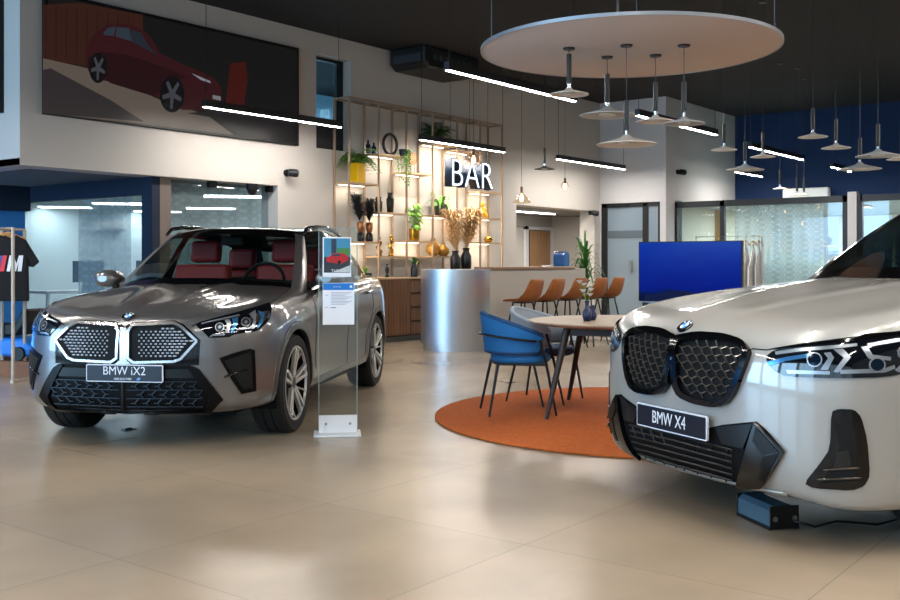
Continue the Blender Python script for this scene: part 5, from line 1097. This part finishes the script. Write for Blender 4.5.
sin_ = patch('corner_intake', [(219, 358), (233, 353), (249, 348.5), (254.5, 350), (256, 391), (241, 394), (231, 379)], S.px, M_pb, gc, .006, .01, 2.5, True)
patch('intake_pocket', [(224, 361), (248, 352.5), (251, 354), (252, 387), (243, 389), (235, 377)], S.px, mat('pocket_black', '#020202', .9), sin_, .009, .0, 2.5, True)
line('intake_blade', [(224, 377), (247, 369)], S.px, .006, M_gb, gc, 3, True, off=.01)
hl = Hc([(-45, 245), (0, 222), (130, 188), (400, 118), (600, 58), (690, 28), (708, 60), (715, 110), (692, 190), (650, 240), (590, 300), (540, 317), (440, 327), (340, 347), (290, 372), (90, 380), (55, 340), (-5, 292)])
HL = patch('headlight', hl, S.px, M_lens, gc, .006, .012, 2.2, True)
for nm, P_, m, of in (('light_blade', [(245, 205), (290, 198), (308, 230), (285, 332), (250, 332), (268, 250)], M_lamp, .010), ('light_blade', [(312, 192), (378, 178), (370, 235), (330, 322), (300, 332), (332, 240)], M_lampb, .010),
                      ('light_blade', [(488, 145), (548, 108), (556, 160), (540, 285), (505, 295), (525, 195)], M_lamp, .010), ('light_blade', [(575, 115), (642, 140), (618, 232), (566, 290), (574, 240), (602, 180)], M_lampb, .010),
                      ('light_line', [(92, 372), (125, 344), (245, 338), (243, 352), (130, 360)], M_lamp, .010), ('light_line', [(12, 248), (18, 232), (388, 152), (392, 165)], M_lamp, .010), ('light_line', [(360, 292), (440, 286), (500, 275), (498, 290), (360, 305)], M_lamp, .010)):
    patch(nm, Hc(P_), S.px, m, HL, of, .002, 1.5, True)
for cx, cy in ((195, 275), (450, 225)):
    patch('projector_lens', Hc(ellipse(cx, cy, 42, 40)), S.px, mat('projector', '#2A333C', .1, .5), HL, .011, .002, 1.5, True); patch('projector_ring', Hc(ellipse(cx, cy, 46, 44)), S.px, M_lamp, HL, .012, .002, 1.5, True, rim=.8)
    patch('projector_core', Hc(ellipse(cx, cy, 16, 16, 10)), S.px, M_lamp, HL, .014, .002, 1.5, True)
h = S.px((128.5, 317)); emblem(gc, h[0]+h[1]*.004, h[1], .041)
line('hood_shut_line', [(192, 326), (215, 319), (245, 311), (268, 304), (281, 296), (291, 287)], S.px, .003, M_mb, gc, 3, True)
# licence plate: flat, standing on the nose
def plate(parent, c, w, h, lines, tilt=0):
    M = Matrix.Translation(c) @ Matrix.Rotation(-pi/2, 4, 'Z') @ UPR
    b = MB(); b.prism(rectpoly(w, h, .008), -.012, .0, M); p = b.build('number_plate', M_pwh, parent, autos=30)
    b = MB(); b.prism(rectpoly(w-.012, h-.012, .005), .0, .002, M); b.build('plate_face', M_platek, p)
    for txt, sz_, x, y, bo, sx in lines: text('plate_text', txt, sz_, M_pwh, p, M @ Matrix.Translation((x, y, .0022)), .001, bo, sx)
    return p, M
nx = S.front((0, .5))[0].x
p, Mp = plate(gc, (nx-.03, -.02, .505), .52, .112, [('BMW iX2', .078, 0, .014, -.0004, .92), ('100% ELECTRIC', .018, -.01, -.036, .0, 1)])
b = MB(); b.prism([(.085, -.044), (.105, -.04), (.112, -.028), (.095, -.026), (.087, -.034)], .002, .0035, Mp); b.build('plate_mark', mat('mark_blue', '#5A9AE0', .4), p)
# roof rails
for s in (-1, 1):
    pts = [(2.02, s*.60, 1.45), (2.12, s*.60, 1.50), (2.35, s*.60, 1.525), (2.7, s*.60, 1.53), (3.1, s*.585, 1.51), (3.4, s*.565, 1.46), (3.5, s*.56, 1.42)]
    MB().tube(pts, [.012, .018, .019, .019, .018, .015, .008], 10).build('roof_rail', M_gb, gc, smooth=True)

# ---- light grey car on the right
pB = mat('paint_light_grey', '#989691', .3, .1, coat=1, coatr=.03)
X4n = [(-.35, .19), (-.09, .20), (-.02, .25), (0, .38), (0, .52), (0, .68), (-.012, .81), (-.05, .895), (-.13, .935)]
X4c = [(-.35, .17), (-.05, .165), (-.005, .22), (0, .38), (0, .52), (0, .68), (-.02, .84), (-.07, .93), (-.16, .975)]
X4a = [(-.3, .17), (-.03, .165), (0, .24), (0, .45), (0, .6), (0, .78), (-.02, .92), (-.07, 1.01), (-.17, 1.06)]
X4d = [(-.3, .2), (-.07, .23), (-.03, .3), (-.035, .45), (-.03, .62), (0, .82), (-.012, .97), (-.05, 1.06), (-.09, 1.09)]
X4r = [(-.3, .22), (-.05, .25), (0, .32), (0, .45), (0, .62), (0, .84), (-.01, .99), (-.05, 1.1), (-.11, 1.14)]
X4t = [(-.35, .3), (-.08, .32), (-.02, .42), (0, .54), (0, .7), (-.01, .88), (-.03, 1.02), (-.08, 1.12), (-.16, 1.16)]
KX = [(0, 0), (.008, .2), (.03, .4), (.07, .57), (.13, .72), (.235, .85), (.43, .925), (.66, .95), (.91, .955), (1.3, .95), (1.8, .94), (2.4, .935), (3.0, .94), (3.4, .955), (3.77, .96), (4.1, .94), (4.4, .88), (4.6, .74), (4.7, .55), (4.74, .28), (4.75, 0)]
X4 = dict(pilm=M_gb, glm=glassmat('car_glass_dark', '#66706E', .0, .0), paint=pB, L=4.75, plan=KX, prof=[(0, X4n), (3, X4n), (5, X4c), (8, X4a), (11, X4d), (14, X4r), (17, X4t), (20, X4t)], spine=[(.13, .94), (.3, .985), (.6, 1.04), (.9, 1.085), (1.2, 1.125), (1.5, 1.15), (1.7, 1.155), (4.8, 1.17)],  # black pillars hold a dark reflection in their colour instead of body paint
    spx=[.36, .39, .44, .52, .62, .76, .9, 1.05, 1.2, 1.45], ridge=.006, axles=(.91, 3.77), R=.365, RA=.41, track=.925, tw=.245, sp=5, rimR=.262, lip=pB, cabin=(1.5, 4.25, .78), roofm=pB, seatm=mat('black_leather', '#17181A', .5), zb=1.08, s0=2.45,
    dash=[(1.6, .95), (2.0, .95), (2.03, 1.1), (1.85, 1.15), (1.6, 1.13)], mir=(2.15, 1.42), dm=(2.2, .87, 1.14), handles=(2.45, 3.35), hz=1.0,
    shut=[[(1.6, 1.05), (1.5, .8), (1.52, .4)], [(2.64, 1.07), (2.66, .75), (2.65, .34)], [(3.5, 1.1), (3.55, .85), (3.32, .58), (3.27, .35)]], sillp=[(1.36, .24), (3.33, .24), (3.33, .33), (1.36, .32)],
    gh=([(1.35, 0, 1.15), (1.38, .38, 1.145), (1.58, .765, 1.10), (1.64, .80, 1.085), (2.1, .84, 1.08), (2.6, .85, 1.085), (2.68, .85, 1.09), (3.1, .85, 1.11), (3.6, .83, 1.13), (4.0, .78, 1.15), (4.25, .64, 1.16), (4.33, .54, 1.16), (4.4, 0, 1.17)],
        [(2.1, 0, 1.57), (2.12, .32, 1.562), (2.23, .575, 1.53), (2.26, .61, 1.52), (2.5, .64, 1.545), (2.7, .65, 1.56), (2.78, .65, 1.56), (3.05, .64, 1.555), (3.4, .62, 1.51), (3.7, .59, 1.455), (3.9, .5, 1.41), (3.97, .42, 1.395), (4.0, 0, 1.40)],
        [(2.3, 0, 1.6), (2.31, .2, 1.6), (2.36, .36, 1.595), (2.43, .44, 1.59), (2.6, .47, 1.6), (2.75, .48, 1.605), (2.83, .48, 1.605), (3.05, .47, 1.6), (3.3, .45, 1.565), (3.5, .42, 1.52), (3.65, .35, 1.49), (3.7, .27, 1.475), (3.7, 0, 1.475)],
        [(2.5, 1.61), (2.5, 1.61), (2.54, 1.61), (2.58, 1.61), (2.65, 1.613), (2.8, 1.617), (2.86, 1.617), (3.05, 1.61), (3.25, 1.585), (3.4, 1.56), (3.5, 1.54), (3.55, 1.53), (3.6, 1.52)]))
lc, S, S2, S3 = car('light_grey_car', 'light grey crossover car with black framed grille, cut by the right picture edge', (1.062, 4.755), (.90, .436), X4)
B3 = lambda L: [(x/3+600, y/3+270) for x, y in L]; D3 = lambda L: [(x/3+600, y/3+380) for x, y in L]
kid = roundpoly(B3([(220, 222), (236, 203), (300, 194), (380, 200), (438, 216), (458, 244), (446, 280), (412, 370), (386, 404), (350, 412), (290, 400), (246, 380), (228, 345)]), 1)
pan = patch('kidney_panel', offpoly(kid, 4), S.px, mat('grille_dark', '#0A0C10'), lc, .004, .004, 3, True)
kf = patch('kidney_frame', kid, S.px, M_gb, lc, .03, .012, 2.5, True, rim=5.5)
patch('kidney_bridge', B3([(203, 222), (224, 222), (226, 345), (205, 340)]), S.px, M_gb, lc, .012, .004, 2.5)
M_kp = mat('grille_mesh_metal', '#6E6C68', .3, .85)
def ymesh(par, sgn):
    b = MB(); kin = offpoly(kid, 5.5)
    def P3(x, y, o=.012):
        h = S.px((x, y)); q = h[0]+h[1]*o; return Vector((q.x, -q.y if sgn else q.y, q.z))
    for j in range(9):
        for i in range(8):
            x = 680+i*9.6+(4.8 if j % 2 else 0); y = 341+j*7.4+(x-680)*.03
            if inpoly((x, y), kin):
                c = P3(x, y, .02)
                for dx, dy in ((-4.6, -2.6), (4.6, -2.6), (0, 4.6)):
                    if inpoly((x+dx, y+dy), offpoly(kid, 4.5)): b.tube([c, P3(x+dx, y+dy, .007)], [.0042, .0022], 5)
    b.build('grille_pattern', M_kp, par)
ymesh(pan[0], 0); ymesh(pan[1], 1)
hp = roundpoly(B3([(496, 262), (522, 242), (600, 230), (700, 217), (780, 204), (900, 190), (985, 192), (1030, 215), (1020, 262), (960, 300), (850, 322), (700, 325), (560, 320), (520, 300)]), 1)
HL = patch('headlight', hp, S.px, M_lens, lc, .006, .012, 3, True)
for nm, P_, m in (('light_line', [(528, 246), (600, 236), (700, 228), (770, 222), (770, 230), (700, 238), (600, 246), (530, 255)], M_lamp), ('light_line', [(505, 276), (560, 262), (628, 252), (630, 262), (560, 274), (510, 288)], M_lampb),
                  ('light_line', [(560, 300), (690, 304), (690, 314), (566, 311)], M_lamp), ('light_blade', [(700, 240), (728, 238), (752, 262), (715, 308), (700, 306), (730, 264)], M_lamp), ('light_blade', [(672, 250), (692, 248), (702, 264), (684, 300), (662, 300), (684, 266)], M_lamp), ('light_line', [(720, 300), (850, 296), (880, 285), (882, 296), (850, 308), (720, 312)], M_lamp),
                  ('light_blade', [(780, 232), (800, 230), (815, 255), (870, 262), (868, 272), (805, 268)], M_lamp), ('light_line', [(880, 300), (930, 255), (990, 215), (996, 225), (940, 268), (892, 308)], M_lamp), ('light_line', [(800, 222), (900, 205), (960, 202), (960, 212), (900, 216), (800, 232)], M_lamp)):
    patch(nm, B3(P_), S.px, m, HL, .010, .002, 2, True)
for cx, cy, rx in ((645, 270, 20), (828, 285, 21), (912, 250, 20)):
    patch('projector_lens', B3(ellipse(cx, cy, rx, 19)), S.px, mat('projector_blue', '#0E1E2E', .08, .4), HL, .011, .002, 2, True); patch('projector_ring', B3(ellipse(cx, cy, rx+3, 22)), S.px, M_lamp, HL, .013, .002, 2, True, rim=1.2)
patch('headlight_brow', B3([(520, 240), (600, 226), (760, 208), (790, 196), (905, 186), (905, 196), (800, 206), (765, 216), (600, 234)]), S.px, M_gb, lc, .012, .006, 2.5, True)
op = D3([(208, 96), (300, 150), (370, 134), (470, 124), (500, 150), (556, 215), (504, 302), (430, 311), (300, 279), (208, 250)])
low = patch('lower_intake', op, S.px, M_mb, lc, .004, .01, 3.5, True)
patch('intake_blade', D3([(472, 126), (556, 215), (506, 303), (492, 314), (415, 310), (432, 262)]), S.px, M_gb, low, .03, .01, 3, True)
patch('blade_facet', D3([(480, 140), (545, 212), (500, 222), (470, 180)]), S.px, mat('satin_black', '#0D0B09', .35, spec=.3), low, .034, .002, 3, True)
patch('blade_facet', D3([(500, 226), (546, 216), (505, 296), (486, 290)]), S.px, mat('satin_black2', '#030303', .25, spec=.25), low, .034, .002, 3, True)
patch('intake_corner_panel', D3([(352, 142), (462, 130), (434, 205), (370, 190)]), S.px, mat('satin_dark', '#080A0D', .3, spec=.4), low, .014, .004, 3, True)
def slats(par, sgn):
    b = MB()
    def P3(x, y, o=.012): h = S.px((x/3+600, y/3+380)); q = h[0]+h[1]*o; return Vector((q.x, -q.y if sgn else q.y, q.z))
    for y0 in (0, 18, 36, 54, 72, 88): 
        pts = [P3(x, 160+y0+(x-220)*.27-y0*.0) for x in range(222, 418, 20)]; b.tube(pts, .0045, 6)
    for x in (260, 300, 340, 385): b.bar(P3(x, 165+(x-220)*.27, .01), P3(x-4, 255+(x-220)*.27, .01), .008)
    b.build('intake_slats', mat('slat_black', '#0B0D0F', .4), par)
slats(low[0], 0); slats(low[1], 1)
line('lip_trim', [(y*.1-.6, .228) for y in range(0, 13)], S.front, .013, mat('lip_satin', '#8C8880', .3, .6), lc, .05)
sip = roundpoly(D3([(694, 95), (715, 86), (762, 88), (782, 110), (800, 180), (808, 285), (792, 316), (755, 331), (640, 323), (614, 308), (660, 250), (690, 205)]), 1)
sin_ = patch('corner_intake', sip, S.px, M_gb, lc, .008, .012, 3, True)
patch('intake_pocket', D3([(704, 125), (745, 118), (765, 160), (770, 300), (660, 310), (700, 250), (718, 200)]), S.px, mat('pocket_black', '#020202'), sin_, .010, 0, 3, True)
patch('intake_pocket', D3([(712, 215), (745, 210), (752, 255), (700, 262)]), S.px, mat('pocket_grey', '#15130F', .4), sin_, .014, 0, 3, True)
for a, c in (((672, 268), (775, 262)), ((655, 296), (780, 292))): line('intake_blade', D3([a, c]), S.px, .005, mat('blade_satin', '#4A443C', .25, .6), lc, 3, True, off=.014)
line('hood_shut_line', B3([(455, 236), (500, 240), (530, 234), (600, 222), (780, 199), (900, 185), (1000, 178), (1100, 168)]), S.px, .003, M_mb, lc, 3, True)
h = S.px((685.5, 327)); emblem(lc, h[0]+h[1]*.004, h[1], .041)
nx = S.front((0, .5))[0].x
plate(lc, (nx-.03, -.01, .468), .52, .112, [('BMW X4', .086, -.01, .0, .0, .76)])
MB().box(.34, .55, -.05, .66, .12, .2).build('air_dam', M_mb, lc, bevel=.02)
